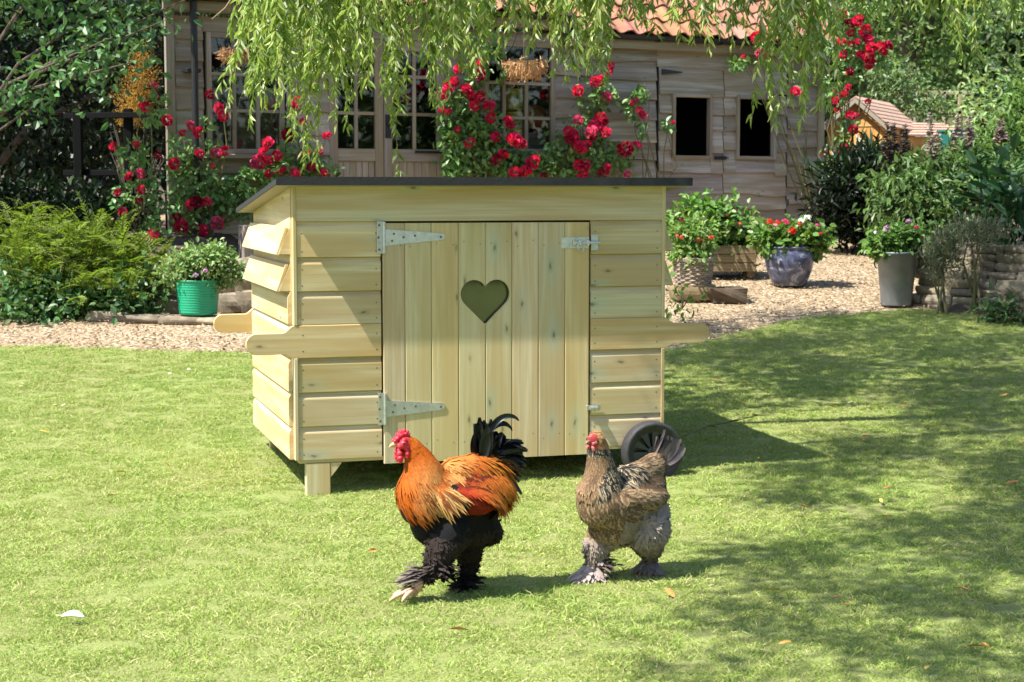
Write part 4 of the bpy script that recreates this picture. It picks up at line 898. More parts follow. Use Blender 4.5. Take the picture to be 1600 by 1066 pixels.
# juniper: layered arching sprays
def spray_bush(name, label, cat, Y, blobs, n, L0, col, leaf_l, nl=26, droop=.5, rise=.45):
    c0 = at(blobs[0][0], blobs[0][1], Y); base = gz(c0[0], Y); t = thing(name, label, cat, base); st, fo = MB(), MB()
    w = np.array([b[2] * b[3] for b in blobs], float); w /= w.sum(); tw = []
    P_, D_, N_, LL, CC = [], [], [], [], []
    for i in range(n):
        px, py, rx, ry, dy = blobs[rng.choice(len(blobs), p=w)]; a = rng.uniform(0, 6.28); q = math.sqrt(rng.uniform()); yy = Y + dy + rng.uniform(-.5, .4)
        s = at(px + math.cos(a) * rx * q, py + math.sin(a) * ry * q, yy) - base
        ax = np.array([rng.normal() * .7 + .25, -.45 + rng.normal() * .4, rise + rng.normal() * .25]); ax /= np.linalg.norm(ax); L = L0 * rng.uniform(.5, 1.3)
        tt = np.linspace(0, 1, nl); C = s + ax * L * tt[:, None]; C[:, 2] -= droop * L * tt ** 2 * .6
        T = norm(np.gradient(C, axis=0)); Nn = norm(np.cross(T, np.cross([0, 0, 1], T)) + rng.normal(size=3) * .2); B = np.cross(T, Nn)
        tw.append(C[::6]); sg = np.where(np.arange(nl) % 2, 1, -1)[:, None]
        P_.append(C); D_.append(norm(T * .55 + B * sg * .9 + rng.normal(size=(nl, 3)) * .12)); N_.append(Nn); LL.append(leaf_l * (1.15 - .85 * tt) * rng.uniform(.8, 1.2, nl))
        cc = np.array(col) * rng.uniform(.7, 1.35); CC.append(cc[None] * np.linspace(.85, 1.2, nl)[:, None] * np.array([1.0, 1, 1]))
    P_, D_, N_, LL, CC = map(np.concatenate, (P_, D_, N_, LL, CC))
    leaves(fo, P_, D_, N_, LL, LL * .34, np.clip(CC, 0, 1), LEAF_TRI); fo.build('foliage', M['soft'], t)
    for c in tw: tube(st, c, np.linspace(.006, .002, len(c)), 3)
    st.build('branch', M['twig'], t); return t
spray_bush('juniper_bush', 'yellow green spreading juniper with feathery sprays by the gravel', 'bush', 15.4,
           [(110, 420, 110, 55, 0), (60, 392, 60, 36, .5), (190, 405, 65, 26, .2), (120, 370, 70, 24, .8), (40, 440, 50, 36, -.2), (150, 455, 70, 22, -.4), (200, 435, 60, 26, -.2), (30, 348, 40, 22, 1.0)], 950, .42, (.16, .23, .033), .075)
shrub('shade_filler_bush', 'low filler bush behind the juniper, its dark leaves standing in for deep shade', 'shrub', 17.0, [(40, 320, 60, 40, 0), (120, 325, 60, 34, 0), (-20, 340, 50, 60, -.2), (185, 340, 30, 30, .2)], .10, 3000, (.012, .028, .009))  # bush added to close a pale gap; leaf colour doubles as deep shade
p_ = gz(-4.9, 15.0); m = MB()
for px, py, rx, ry, n in ((50, 470, 60, 28, 700), (150, 470, 60, 22, 500), (205, 475, 30, 14, 220), (20, 440, 30, 40, 350), (110, 494, 50, 9, 300), (240, 440, 30, 16, 160), (30, 498, 40, 10, 260), (195, 470, 14, 8, 80)):
    c = at(px, py, 14.7); leaf_blob(m, c, (rx * .0056, .35, ry * .0056), n, .07, (.07, .15, .045), aspect=.9, up=.7)
tag(m.build('ivy', M['gloss']), kind='stuff', label='dark green ivy ground cover below the juniper', cat='ivy')
bd = MB(); xs = np.linspace(-9, -2.6, 30); ys = np.linspace(14.3, 18.5, 12); X, Y = np.meshgrid(xs, ys, indexing='ij')
Zb = g(Y) - .03 + .40 * np.clip((Y - 15.2) / .9, 0, 1) * np.clip((-2.6 - X) / .5, 0, 1) + .03 * np.sin(X * 5) * np.sin(Y * 4); i, j = np.meshgrid(np.arange(29), np.arange(11), indexing='ij'); k = (i * 12 + j).ravel()
tag(bd.add(np.stack([X, Y, Zb], -1).reshape(-1, 3), np.stack([k, k + 12, k + 13, k + 1], 1)).build('flower_bed_soil', M['soil'], smooth=True), kind='structure')
# stone edging at the left: flat slabs and a rubble pile
def slab_stone(px, py, wpx, hpx, Y, label, d=.35, rz=0):
    p = ground(px, py); k = p[1] / FPX; p = p + (0, .12, -.01); m = MB(); rock(m, (0, 0, hpx * k / 2), (wpx * k, d, hpx * k), 0, rough=.07)
    return tag(m.build('edging_stone', M['stone'], None, loc=p, rz=rz), label, 'stone', 'edging stones of the left bed')
for args in ((170, 500, 70, 15, 14.9, 'flat pale edging stone lying under the ivy, leftmost of its row'), (225, 503, 66, 12, 14.8, 'thin flat edging stone, second from the left along the gravel'), (282, 505, 70, 12, 14.8, 'wide flat edging stone directly under the green tub'), (325, 505, 50, 11, 14.85, 'short flat edging stone at the right end under the green tub'),
             (222, 472, 82, 17, 15.6, 'long pale slab on the upper course left of the green tub'), (262, 490, 34, 22, 15.3, 'squarish brown block between two slab courses beside the green tub'), (292, 470, 40, 14, 15.7, 'small pale slab behind the green tub')): slab_stone(*args, rz=rng.uniform(-.1, .15))
for k_, (px, py, w_, h_, Y, lab) in enumerate(((362, 488, 38, 30, 15.4, 'dark rounded rubble stone lowest beside the green tub'), (388, 488, 30, 34, 15.3, 'rubble stone half hidden by the coop wall at ground level'), (352, 458, 36, 26, 15.7, 'grey rubble stone in the middle row right of the green tub'), (384, 456, 34, 30, 15.6, 'pale rubble stone in the middle row next to the coop'),
                                      (368, 432, 36, 26, 15.9, 'pale mossy rubble stone on top of the little pile'), (394, 426, 30, 24, 15.9, 'topmost rubble stone touching the coop outline'))):
    p = ground(px, min(py, 490)); p = at(px, py, p[1]) if py > 470 else at(px, py, Y - .5); k = p[1] / FPX; m = MB(); rock(m, (0, 0, h_ * k / 2), (w_ * k, .28, h_ * k), rng.uniform(-.4, .4)); tag(m.build('rubble_stone', M['stone'], None, loc=p), lab, 'stone', 'rubble stones beside the green tub')
b = MB(); p = at(397, 400, 17.0); box(b, (-.12, -.12, -1.0), (.12, .12, .0), .01); tag(b.build('stump_post', M['frame'], None, loc=at(394, 352, 17.0), rz=.4), 'short pale square timber post just left of the coop roof', 'post')
# ------------------------------------------------------------------ pots
def pot_plant(name, label, cat, px, pyb, build, foliage, Y=None, group='potted plants beside the cottage'):
    p = ground(px, pyb) if Y is None else at(px, pyb, Y); Y = p[1]; k = Y / FPX; t = thing(name, label, cat, p, 0, group)
    build(t, k); fo = MB(); st = MB(); fl = []
    for f in foliage:
        if f[0] == 'leaf':
            _, fx, fy, rx, ry, n, sz, col, asp, *mt = f; c = at(fx, fy, Y) - p; leaf_blob(fo, c, (rx * k, min(rx, ry) * k * 1.0, ry * k), n, sz, col, aspect=asp, up=.8, shell=.5, clumps=max(8, n // 12))
            for _i in range(6): e = c + rng.normal(size=3) * np.array([rx, rx, ry]) * k * .4; tube(st, [(0, 0, .25), (e * .6 + (0, 0, .05)), e], [.007, .005, .003], 4)
        else: fl.append(f)
    fo.build('foliage', M['leaf'], t); st.build('stem', M['twig'], t)
    for _, fx, fy, sz, col in fl:
        m = MB(); r_ = sz * k / 2; n = 26; d = norm(rng.normal(size=(n, 3)) + (0, -.3, .6)); L_ = r_ * rng.uniform(.5, .8, n)
        leaves(m, d * r_ * np.array([1, 1, .6]) * .6, norm(np.cross(d, rng.normal(size=(n, 3)))), d, L_, L_, vary(col, n, .2, .03)); m.build('flower_head', M['petal'], t, loc=at(fx, fy, Y - rng.uniform(.14, .24)) - p)
    return t
RED, CORAL, PINK, WHT, LILAC = (.62, .03, .02), (.75, .13, .10), (.62, .05, .16), (.85, .85, .85), (.52, .28, .52)
GER = (.13, .25, .05)
def tub(t, k):
    b = MB(); r1, r0, h = 34 * k, 29 * k, 52 * k; prof = [(0, 0), (r0, 0)]
    for i in range(1, 13): z = h * i / 13; r_ = r0 + (r1 - r0) * i / 13; prof += [(r_, z - .004), (r_ + .0025, z), (r_, z + .004)]
    prof += [(r1, h), (r1 + .008, h + .004), (r1 + .008, h + .012), (r1 - .004, h + .012), (r1 - .01, h - .05), (0, h - .05)]
    lathe(b, prof, 36); bo_ = b.build('tub', M['tubgreen'], t, smooth=True); s = MB(); lathe(s, [(0, h - .04), (r1 - .011, h - .045)], 16); s.build('compost', M['soil'], t)
pot_plant('potted_pelargonium', 'bright green plastic tub of scented pelargonium on stone edging', 'potted plant', 310, 491, tub,
          [('leaf', 320, 408, 42, 26, 1500, .05, (.22, .33, .12), .7), ('leaf', 290, 420, 34, 24, 1000, .045, (.24, .34, .13), .6), ('leaf', 345, 425, 30, 22, 700, .045, (.21, .32, .11), .6), ('leaf', 318, 440, 36, 12, 320, .05, (.17, .25, .10), .6), ('leaf', 268, 432, 16, 14, 140, .05, (.19, .28, .1), .6), ('leaf', 375, 425, 16, 8, 90, .05, (.16, .25, .08), .7), ('fl', 321, 423, 10, LILAC), ('fl', 306, 430, 10, LILAC)], Y=14.45)
def planter(t, k):
    b = MB(); w_, d_, h = 98 * k, .42, 50 * k; x0 = -w_ * .5
    for i in range(3):
        z0 = .06 + i * (h - .06) / 3; z1 = z0 + (h - .06) / 3 - .006
        box(b, (x0, -d_ / 2, z0), (x0 + w_, -d_ / 2 + .025, z1), .004); box(b, (x0, d_ / 2 - .025, z0), (x0 + w_, d_ / 2, z1), .004)
        box(b, (x0 - .001, -d_ / 2 + .026, z0), (x0 + .024, d_ / 2 - .026, z1), .004); box(b, (x0 + w_ - .024, -d_ / 2 + .026, z0), (x0 + w_ + .001, d_ / 2 - .026, z1), .004)
    b.build('box', M['planter'], t)
    for x_ in (x0 + .015, x0 + w_ - .085):
        for y_ in (-d_ / 2 + .03, d_ / 2 - .09): m = MB(); box(m, (x_, y_, 0), (x_ + .07, y_ + .06, .07), .004); m.build('foot', M['planter'], t)
    s = MB(); box(s, (x0 + .03, -d_ / 2 + .03, h - .05), (x0 + w_ - .03, d_ / 2 - .03, h - .04), .001); s.build('compost', M['soil'], t)
pot_plant('planter_box', 'low brown wooden planter box with big leafy pelargonium', 'planter', 1128, 432, planter,
          [('leaf', 1105, 345, 48, 36, 1300, .085, GER, .85), ('leaf', 1145, 370, 42, 22, 700, .08, (.15, .27, .06), .85), ('leaf', 1070, 350, 26, 26, 400, .08, (.17, .28, .07), .8), ('leaf', 1160, 362, 20, 20, 200, .09, (.16, .26, .08), .85), ('leaf', 1148, 388, 10, 8, 60, .06, (.26, .3, .12), .7), ('leaf', 1163, 415, 8, 30, 60, .05, (.2, .25, .1), .7),
           ('fl', 1067, 344, 13, PINK), ('fl', 1100, 341, 13, WHT), ('fl', 1124, 334, 14, CORAL), ('fl', 1136, 336, 9, CORAL), ('fl', 1156, 350, 8, CORAL)])
bs = ground(1082, 468); kb = bs[1] / FPX; b = MB(); rock(b, (0, 0, 12 * kb), (66 * kb, .34, 24.5 * kb), .15, (.9, .8, .55), rough=.04); tag(b.build('stone_block', M['stone'], None, loc=bs), 'yellowish square stone block beneath the wicker basket', 'stone')
rk = ground(1130, 470); b = MB(); rock(b, (.03, 0, .05), (.36, .3, .15), .1, (.3, .25, .2), rough=.2); tag(b.build('stone_block', M['stone'], None, loc=rk), 'dark earthy stone between the wicker basket and the planter box', 'stone')
def basket(t, k):
    b = MB(); r0, r1, h = 27 * k, 31 * k, 40 * k; nst = 22
    for i in range(12):
        z = h * (i + .5) / 12; r_ = r0 + (r1 - r0) * i / 11
        a = np.linspace(0, 6.2832, nst * 4 + 1); tube(b, np.stack([(r_ + .006 * np.cos(a * nst / 2 + i * math.pi)) * np.cos(a), (r_ + .006 * np.cos(a * nst / 2 + i * math.pi)) * np.sin(a), np.full(len(a), z)], 1), h / 24 * 1.05, 5, (t_ := rng.uniform(.75, 1.2), t_ * .96, t_ * .9), cap=False)
    a = np.linspace(0, 6.2832, 60)
    for dz in (0, .014): tube(b, np.stack([(r1 + .006) * np.cos(a), (r1 + .006) * np.sin(a), h + dz + .006 * np.sin(a * 15)], 1), .010, 6, (1.1, 1.05, 1), cap=False)
    lathe(b, [(0, .01), (r0 * .97, .01), (r1 * .95, h * .8), (0, h * .85)], 20, col=(.15, .12, .1))
    b.build('basket', M['wicker'], t)
    hd = MB(); tube(hd, [(r1 * .95, 0, h), (r1 * 1.12, 0, h + .07), (r1 * 1.1, 0, h + .13), (r1 * .9, .05, h + .15)], .009, 6); hd.build('handle', M['wicker'], t)
pot_plant('wicker_basket', 'round grey wicker basket with coral flowers on a stone block', 'basket', 1083, 446, basket,
          [('leaf', 1082, 385, 30, 28, 620, .06, (.17, .28, .07), .75), ('leaf', 1085, 360, 34, 18, 420, .05, (.16, .27, .06), .6), ('leaf', 1075, 405, 24, 14, 240, .07, (.17, .29, .06), .85), ('leaf', 1062, 372, 16, 18, 160, .05, (.18, .28, .08), .6),
           ('fl', 1065, 371, 10, CORAL), ('fl', 1092, 375, 12, CORAL), ('fl', 1111, 371, 10, CORAL), ('fl', 1058, 368, 7, CORAL)], Y=bs[1])
def blue(t, k):
    b = MB(); q = [(0, 0), (.60, 0), (.66, .02), (.76, .15), (.92, .42), (1.0, .68), (.985, .85), (.93, .97), (.90, 1.02), (.95, 1.05), (.97, 1.08), (.90, 1.09), (.85, 1.03), (.84, .95), (0, .95)]
    lathe(b, [(r_ * 38 * k, z * 56 * k) for r_, z in q], 44); b.build('pot', M['glaze'], t, smooth=True)
pot_plant('blue_glazed_pot', 'round blue glazed pot of red and white geraniums on gravel', 'potted plant', 1233, 446, blue,
          [('leaf', 1235, 372, 48, 18, 1100, .08, (.12, .22, .045), .9), ('leaf', 1200, 380, 18, 12, 240, .07, (.15, .26, .05), .9), ('leaf', 1265, 378, 24, 16, 330, .07, (.11, .2, .04), .9), ('leaf', 1240, 390, 40, 8, 280, .07, (.13, .24, .05), .9),
           ('fl', 1203, 347, 15, RED), ('fl', 1216, 347, 11, RED), ('fl', 1226, 346, 11, PINK), ('fl', 1212, 353, 10, (.75, .3, .4)), ('fl', 1238, 361, 17, RED), ('fl', 1252, 345, 12, WHT), ('fl', 1262, 341, 14, WHT), ('fl', 1250, 350, 10, RED), ('fl', 1230, 348, 10, PINK), ('fl', 1277, 352, 9, (.7, .1, .3)), ('fl', 1282, 365, 8, RED)])
def zinc(t, k):
    b = MB(); lathe(b, [(0, 0), (23 * k, 0), (23.5 * k, .01), (31 * k, 80 * k), (32 * k, 80 * k), (32.3 * k, 83 * k), (31.4 * k, 84 * k), (30 * k, 82 * k), (29 * k, 70 * k), (0, 70 * k)], 44); b.build('pot', M['zinc'], t, smooth=True)
    for s_ in (-1, 1):
        m = MB(); tube(m, [(s_ * 30 * k + s_ * .03 * math.sin(a), 0, 66 * k + .05 * math.cos(a)) for a in np.linspace(.1, 3.0, 9)], .006, 6); m.build('ring_handle', M['iron'], t)
pot_plant('metal_planter', 'tall tapered grey metal planter with pink flowers at the lawn edge', 'potted plant', 1400, 477, zinc,
          [('leaf', 1402, 378, 38, 14, 700, .07, (.12, .23, .05), .9), ('leaf', 1380, 384, 20, 12, 260, .07, (.16, .28, .06), .9), ('leaf', 1425, 375, 18, 14, 240, .06, (.08, .16, .04), .9), ('leaf', 1415, 360, 20, 16, 160, .05, (.1, .2, .04), .8),
           ('fl', 1385, 357, 13, LILAC), ('fl', 1420, 346, 12, LILAC), ('fl', 1368, 363, 7, WHT), ('fl', 1432, 355, 9, PINK)])
p = ground(1090, 498); m = MB(); leaf_blob(m, (0, 0, .07), (.10, .1, .06), 40, .075, (.12, .22, .04), aspect=.7); st = MB()
t = thing('young_weed', 'broad-leaved young plant on gravel below the stone block', 'plant', at(1066, 483, 14.3)); m.build('foliage', M['leaf'], t)
for _i in range(8): tube(st, [(0, 0, 0), rng.normal(size=3) * .05 + (0, 0, .1)], [.005, .003], 4)
st.build('stem', M['twig'], t)
# ------------------------------------------------------------------ right-hand border
# dry stone wall
wl = MB(); W0, W1 = at(1452, 490, 15.3), at(1640, 498, 14.4); dirw = (W1 - W0)[:2]; Lw = np.linalg.norm(dirw); aw = math.atan2(dirw[1], dirw[0])
for r_ in range(8):
    x = -.3 + rng.uniform(0, .15)
    while x < Lw + 1.5:
        w_ = rng.uniform(.16, .46); h_ = rng.uniform(.05, .1); rock(wl, (x + w_ / 2, .1 + .035 * r_ + rng.uniform(-.03, .03), .035 + r_ * .078), (w_, .32, h_ * 1.15), rng.uniform(-.06, .06), rough=.09); x += w_ + .005
wob = wl.build('dry_stone_wall', M['stone'], None, loc=(W0[0], W0[1], float(g(15)) - .02), rz=aw); tag(wob, 'low dry stone retaining wall of stacked tan stones at the right', 'wall')
bd = MB(); xs = np.linspace(3.75, 12, 24); ys = np.linspace(14.4, 22, 24); X, Y = np.meshgrid(xs, ys, indexing='ij')
edge = np.clip((X - 3.85 - .33 * np.clip(Y - 15.2, 0, 9)) / .6, 0, 1) * np.clip((Y - 15.1 + (X - 3.8) * .95) / .4, 0, 1); Zb = g(Y) - .06 + .58 * edge + .03 * np.sin(X * 6) * np.sin(Y * 5) * edge; i, j = np.meshgrid(np.arange(23), np.arange(23), indexing='ij'); k = (i * 24 + j).ravel()
tag(bd.add(np.stack([X, Y, Zb], -1).reshape(-1, 3), np.stack([k, k + 24, k + 25, k + 1], 1)).build('raised_bed_soil', M['soil'], smooth=True), kind='structure')
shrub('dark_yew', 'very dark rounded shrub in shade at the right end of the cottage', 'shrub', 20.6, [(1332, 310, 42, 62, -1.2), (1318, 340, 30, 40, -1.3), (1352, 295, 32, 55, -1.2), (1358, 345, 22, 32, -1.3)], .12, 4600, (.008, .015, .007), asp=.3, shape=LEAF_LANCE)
shrub('strap_leaf_plant', 'dark green strappy-leaved clump left of the acanthus spikes', 'plant', 19.6, [(1350, 278, 46, 20, 0), (1385, 282, 30, 22, -.2), (1325, 280, 20, 18, .1)], .20, 1200, (.022, .05, .02), 'gloss', asp=.13, up=.2, shape=LEAF_LANCE, down=-1.1)
shrub('leafy_shrub', 'light green pointed-leaf shrub standing behind the metal planter', 'shrub', 18.0, [(1410, 315, 40, 42, 0), (1450, 310, 38, 46, .1), (1390, 290, 25, 25, .2), (1435, 270, 36, 24, .4), (1420, 360, 50, 24, 0), (1470, 350, 40, 30, -.2)], .10, 4200, (.095, .165, .045), asp=.4, amt=.4, shape=LEAF_LANCE, down=.5)
shrub('leafy_shrub', 'grey green bushy shrub at mid right below the acanthus spikes', 'shrub', 18.6, [(1510, 275, 60, 40, 0), (1560, 290, 50, 50, .1), (1480, 262, 50, 26, .3)], .10, 3600, (.10, .18, .055), asp=.5, amt=.4)
shrub('leafy_shrub', 'tall bright green shrub with upright shoots at the far right edge', 'shrub', 20.5, [(1588, 220, 38, 40, 0), (1560, 240, 36, 22, .2), (1615, 170, 34, 50, .4), (1520, 245, 30, 14, .3)], .11, 3200, (.13, .225, .055), asp=.4, shape=LEAF_LANCE, down=-.6)
shrub('big_leaf_plant', 'plant with big dark blue-green leaves at right edge above the stone wall', 'plant', 15.6, [(1580, 335, 34, 38, 0), (1600, 300, 34, 34, .1), (1550, 350, 22, 14, -.1), (1595, 375, 24, 16, -.1)], .19, 260, (.02, .06, .022), 'leaf', asp=.55, up=.9)
for lab, (px, py, rx, ry, n) in (('silvery lavender clump spilling down beside the metal planter', (1472, 398, 22, 40, 1500)), ('silvery lavender clump on top of the stone wall', (1530, 366, 34, 18, 1000)), ('grey lavender clump at right edge in front of the stone wall', (1600, 425, 20, 60, 1400))):
    shrub('lavender', lab, 'plant', 14.9, [(px, py, rx, ry, 0)], .06, n, (.22, .24, .17), 'soft', asp=.12, up=.2, shape=LEAF_LANCE, down=-1.3, group='lavender on the stone wall')
shrub('ground_plant', 'low dark leafy plant at the foot of the stone wall', 'plant', 14.3, [(1562, 490, 20, 12, 0), (1590, 490, 26, 16, 0)], .08, 240, (.07, .13, .05), 'leaf', asp=.7)
# acanthus spires
for i, (px, pt, pb, lab) in enumerate(((1386, 190, 265, 'dark acanthus spire right of the garden shed roof'), (1395, 193, 260, 'slim dark acanthus spire close beside another near the shed'), (1414, 195, 260, 'acanthus spire just below the shed roof edge'), (1453, 176, 270, 'tall pink-tinged acanthus spire, tallest in the border'), (1466, 206, 265, 'short mauve acanthus spire beside the tallest one'), (1497, 180, 240, 'acanthus spire left of a pair at mid right'), (1515, 182, 235, 'acanthus spire right of a pair at mid right'), (1563, 185, 225, 'acanthus spire standing alone near the right edge'), (1541, 245, 285, 'fading leaning acanthus spire low at the right'))):
    Y = 18.4 + .2 * (i % 3); a, c = at(px, pt, Y), at(px + rng.uniform(-3, 3), pb, Y); base = np.array([c[0], Y, float(g(Y)) + .4]); t = thing('acanthus_spire', lab, 'flower', base, 0, 'acanthus spires in the right border')
    st, fl = MB(), MB(); tp, bt = a - base, c - base; tube(st, [(0, 0, 0), bt, tp], [.012, .01, .005], 5); st.build('stem', M['twig'], t)
    n = 170; f_ = rng.uniform(0, 1, n); P_ = bt + (tp - bt) * f_[:, None]; ang = rng.uniform(0, 6.28, n); D_ = np.stack([np.cos(ang), np.sin(ang), np.full(n, .25)], 1)
    L_ = .10 * (1.1 - .75 * f_); dk = (i < 3); cols = np.where(rng.random((n, 1)) < (.25 if dk else .5), np.array([[.60, .50, .54]]) * (.35 if dk else 1), np.array([[.13, .085, .10]]) * (.5 if dk else 1))
    leaves(fl, P_, D_, np.array([0, 0, 1]) + rng.normal(size=(n, 3)) * .3, L_, L_ * .55, cols * rng.uniform(.8, 1.2, (n, 1))); fl.build('bract', M['petal'], t)
# little shed at the back
SO = at(1338, 262, 24.5); t = thing('garden_shed', 'small orange wooden garden shed with a brown gabled roof', 'shed', (SO[0], SO[1], float(g(24.5))), R(-26)); k = 24.5 / FPX
zg = float(g(24.5)); hE, hA = at(1340, 196, 24.5)[2] - zg, at(1345, 156, 24.5)[2] - zg; hwid = 46 * k
b = MB(); nb_ = 9
for i in range(nb_):
    x0, x1 = -hwid + 2 * hwid * i / nb_, -hwid + 2 * hwid * (i + 1) / nb_ - .004; zt = lambda x: hE + (hA - hE) * (1 - abs(x) / hwid)
    V = [(x, y, z) for y in (-.02, .0) for x, z in ((x0, 0), (x1, 0), (x1, zt(x1)), (x0, zt(x0)))]; uo = rng.uniform(0, 30)
    b.add(V, [[0, 1, 2, 3], [7, 6, 5, 4], [0, 4, 5, 1], [1, 5, 6, 2], [2, 6, 7, 3], [3, 7, 4, 0]], (t_ := rng.uniform(.85, 1.1), t_, t_), [(v[2] + uo, v[0]) for v in V])
box(b, (-hwid, 0, 0), (-hwid + .03, 1.9, hE), .002); box(b, (hwid - .03, 0, 0), (hwid, 1.9, hE), .002); box(b, (-hwid, -.03, hE - .02), (hwid, -.0205, hE + .05), .002)
b.build('wall', M['shed'], t); rr_ = MB(); sl = math.atan2(hA - hE, hwid); L_ = math.hypot(hwid, hA - hE) + .12
for sd in (-1, 1):
    for i in range(7):
        d0, d1 = L_ * i / 7, L_ * (i + 1) / 7 + .02; V = []
        for d, lift in ((d0, .02), (d1, .035), (d1, .015), (d0, .0)):
            for y in (-.12, 2.0): V.append((sd * d * math.cos(sl), y, hA + .03 - d * math.sin(sl) + lift))
        F = [[0, 1, 3, 2], [2, 3, 5, 4], [4, 5, 7, 6], [6, 7, 1, 0], [0, 2, 4, 6], [1, 7, 5, 3]]; rr_.add(V, F, (t_ := rng.uniform(.85, 1.1), t_, t_))
rr_.build('roof', M['brownroof'], t); fr_ = MB()
for sd in (-1, 1):
    a, c = np.array([0, -.125, hA + .02]), np.array([sd * L_ * math.cos(sl), -.125, hA + .02 - L_ * math.sin(sl)]); V = [q + (0, y, z) for y in (-.012, .012) for q, z in ((a, -.07), (c, -.07), (c, .0), (a, .0))]
    fr_.add(V, [[0, 1, 2, 3], [7, 6, 5, 4], [0, 4, 5, 1], [1, 5, 6, 2], [2, 6, 7, 3], [3, 7, 4, 0]])
fr_.build('bargeboard', M['frame'], t)
sx, sy = at(1460, 212, 25.5)[:2]; t = thing('low_roof', 'low brown roof sloping beside the garden shed', 'shed', (sx, 25.6, float(g(25.6))), R(20)); b = MB(); z1, z0 = at(1440, 190, 25.6)[2] - g(25.6), at(1480, 214, 25.6)[2] - g(25.6)
for i in range(5):
    f0, f1 = i / 5, (i + 1) / 5; V = [(x, y0 + dy, z1 + (z0 - z1) * ff + lf) for ff, y0, lf in ((f0, .5 - f0, .0), (f1, .5 - f1, .018), (f1, .5 - f1, -.01), (f0, .5 - f0, -.02)) for x, dy in ((-.75, 0), (.45, 0))]
    b.add(V, [[0, 1, 3, 2], [2, 3, 5, 4], [4, 5, 7, 6], [6, 7, 1, 0], [0, 2, 4, 6], [1, 7, 5, 3]], (t_ := rng.uniform(.9, 1.1), t_, t_))
b.build('roof', M['brownroof'], t); b = MB(); box(b, (-.72, -.42, 0), (.42, .45, z0 - .02), .003); b.build('wall', M['shed'], t)
p = at(1468, 218, 24.9); b = MB(); lathe(b, [(0, 0), (.16, 0), (.2, .22), (.215, .22), (.215, .245), (.19, .24), (.17, .05), (0, .05)], 24); z_ = float(g(24.9)); tb = tag(b.build('teal_tub', M['teal'], None, loc=(p[0] + .1, 24.6, p[2] - .12)), 'teal plastic tub showing beside the low brown roof', 'tub')
b = MB(); box(b, (-.3, -.25, z_ - p[2] + .1), (.35, .25, -.004), .004); tag(b.build('plank_table', M['frame'], None, loc=(p[0] + .1, 24.6, p[2] - .12)), 'plain timber stand below the teal tub behind the border', 'table')
# trellis fence at the back
f = thing('trellis_fence', 'pale trellis-topped timber fence far behind the border', 'fence', gz(6.9, 29)); o_ = np.array(f.location); pm = MB()
for px in np.arange(1395, 1520, 10): a, c = at(px, 178, 29) - o_, at(px, 232, 29) - o_; box(pm, (a[0] - .052, -.012, c[2]), (a[0] + .052, .012, a[2]), .003)
pm.build('panel', M['frame'], f); rl = MB()
for py in (145, 176): a, c = at(1392, py, 29) - o_, at(1522, py, 29) - o_; box(rl, (a[0], -.03, a[2] - .03), (c[0], .03, a[2] + .03), .003, (1.2, 1.2, 1.1))
rl.build('rail', M['frame'], f)
for px in (1408, 1432, 1452, 1475, 1500): a, c = at(px, 143, 29) - o_, at(px + (4 if px == 1432 else 0), 200, 29) - o_; pm = MB(); box(pm, (a[0] - .03, -.03, c[2]), (a[0] + .03, .03, a[2]), .004, (1.2, 1.2, 1.1)); pm.build('post', M['frame'], f)
# trees behind on the right
for lab, x_, y_, blobs, leaf, n, col, nm in (
    ('dark green tree behind the shed and rose arch', 7.2, 30.5, [((0, 0, 3.4), (1.6, 1.2, 1.2)), ((-.7, 0, 4.6), (1.8, 1.3, 1.4)), ((1.0, 0, 4.2), (1.5, 1.2, 1.2)), ((.2, 0, 2.4), (1.2, 1, .9)), ((0, 0, 6), (2, 1.4, 1.3))], .14, 8000, (.16, .25, .09), 'round_tree'),
    ('pale grey green willow-like tree at the upper right', 9.8, 28.5, [((0, 0, 2.2), (1.7, 1.3, 1.6)), ((-.6, 0, 3.8), (1.7, 1.3, 1.5)), ((.9, 0, 4.2), (1.8, 1.4, 1.6)), ((.2, 0, 5.6), (2.0, 1.5, 1.3)), ((-1.3, -.2, 1.4), (1.0, .8, .9))], .13, 12000, (.26, .36, .16), 'pale_tree'),
    ('tall mid green tree right behind the cottage ridge', 4.6, 35, [((0, 0, 3), (2.2, 1.5, 2)), ((.5, 0, 5), (2.3, 1.6, 1.8)), ((-1.2, 0, 5.5), (2, 1.5, 1.8)), ((0, 0, 7.2), (2.2, 1.6, 1.6))], .16, 9000, (.09, .16, .05), 'round_tree'),
    ('leafy tree beyond the trellis fence', 8.4, 36, [((0, 0, 2.6), (2.4, 1.4, 1.6)), ((.5, 0, 5), (2.6, 1.6, 1.9)), ((-1.5, 0, 4.6), (2, 1.4, 1.6)), ((0, 0, 7.2), (2.6, 1.6, 1.6))], .16, 9000, (.16, .25, .09), 'round_tree'),
    ('broad green tree outermost at the right edge', 12.6, 33, [((0, 0, 2.6), (2.4, 1.6, 2)), ((-.4, 0, 5), (2.4, 1.6, 2)), ((.5, 0, 7), (2.4, 1.6, 1.8))], .16, 8000, (.14, .22, .08), 'round_tree')):
    tree(nm, lab, 'tree', gz(x_, y_), 6, blobs, leaf, n, col, 'soft', amt=.45, tr=.2)
shrub('white_rose_bush', 'pale shrub dotted with white blossom behind the shed roof', 'shrub', 27, [(1415, 145, 30, 26, 0), (1440, 170, 40, 16, -.2), (1395, 120, 24, 22, .1)], .09, 1500, (.15, .23, .09), asp=.6, amt=.5)
m = MB()
for x_ in np.arange(-30, 34, 3.2): leaf_blob(m, (x_, 46 + rng.uniform(-2, 2), g(46) + 3.5), (3.0, 1.6, 5.2), 2800, .5, (.07, .12, .04) if x_ > -3 else (.03, .06, .02), aspect=.7, shell=.2, amt=.5)
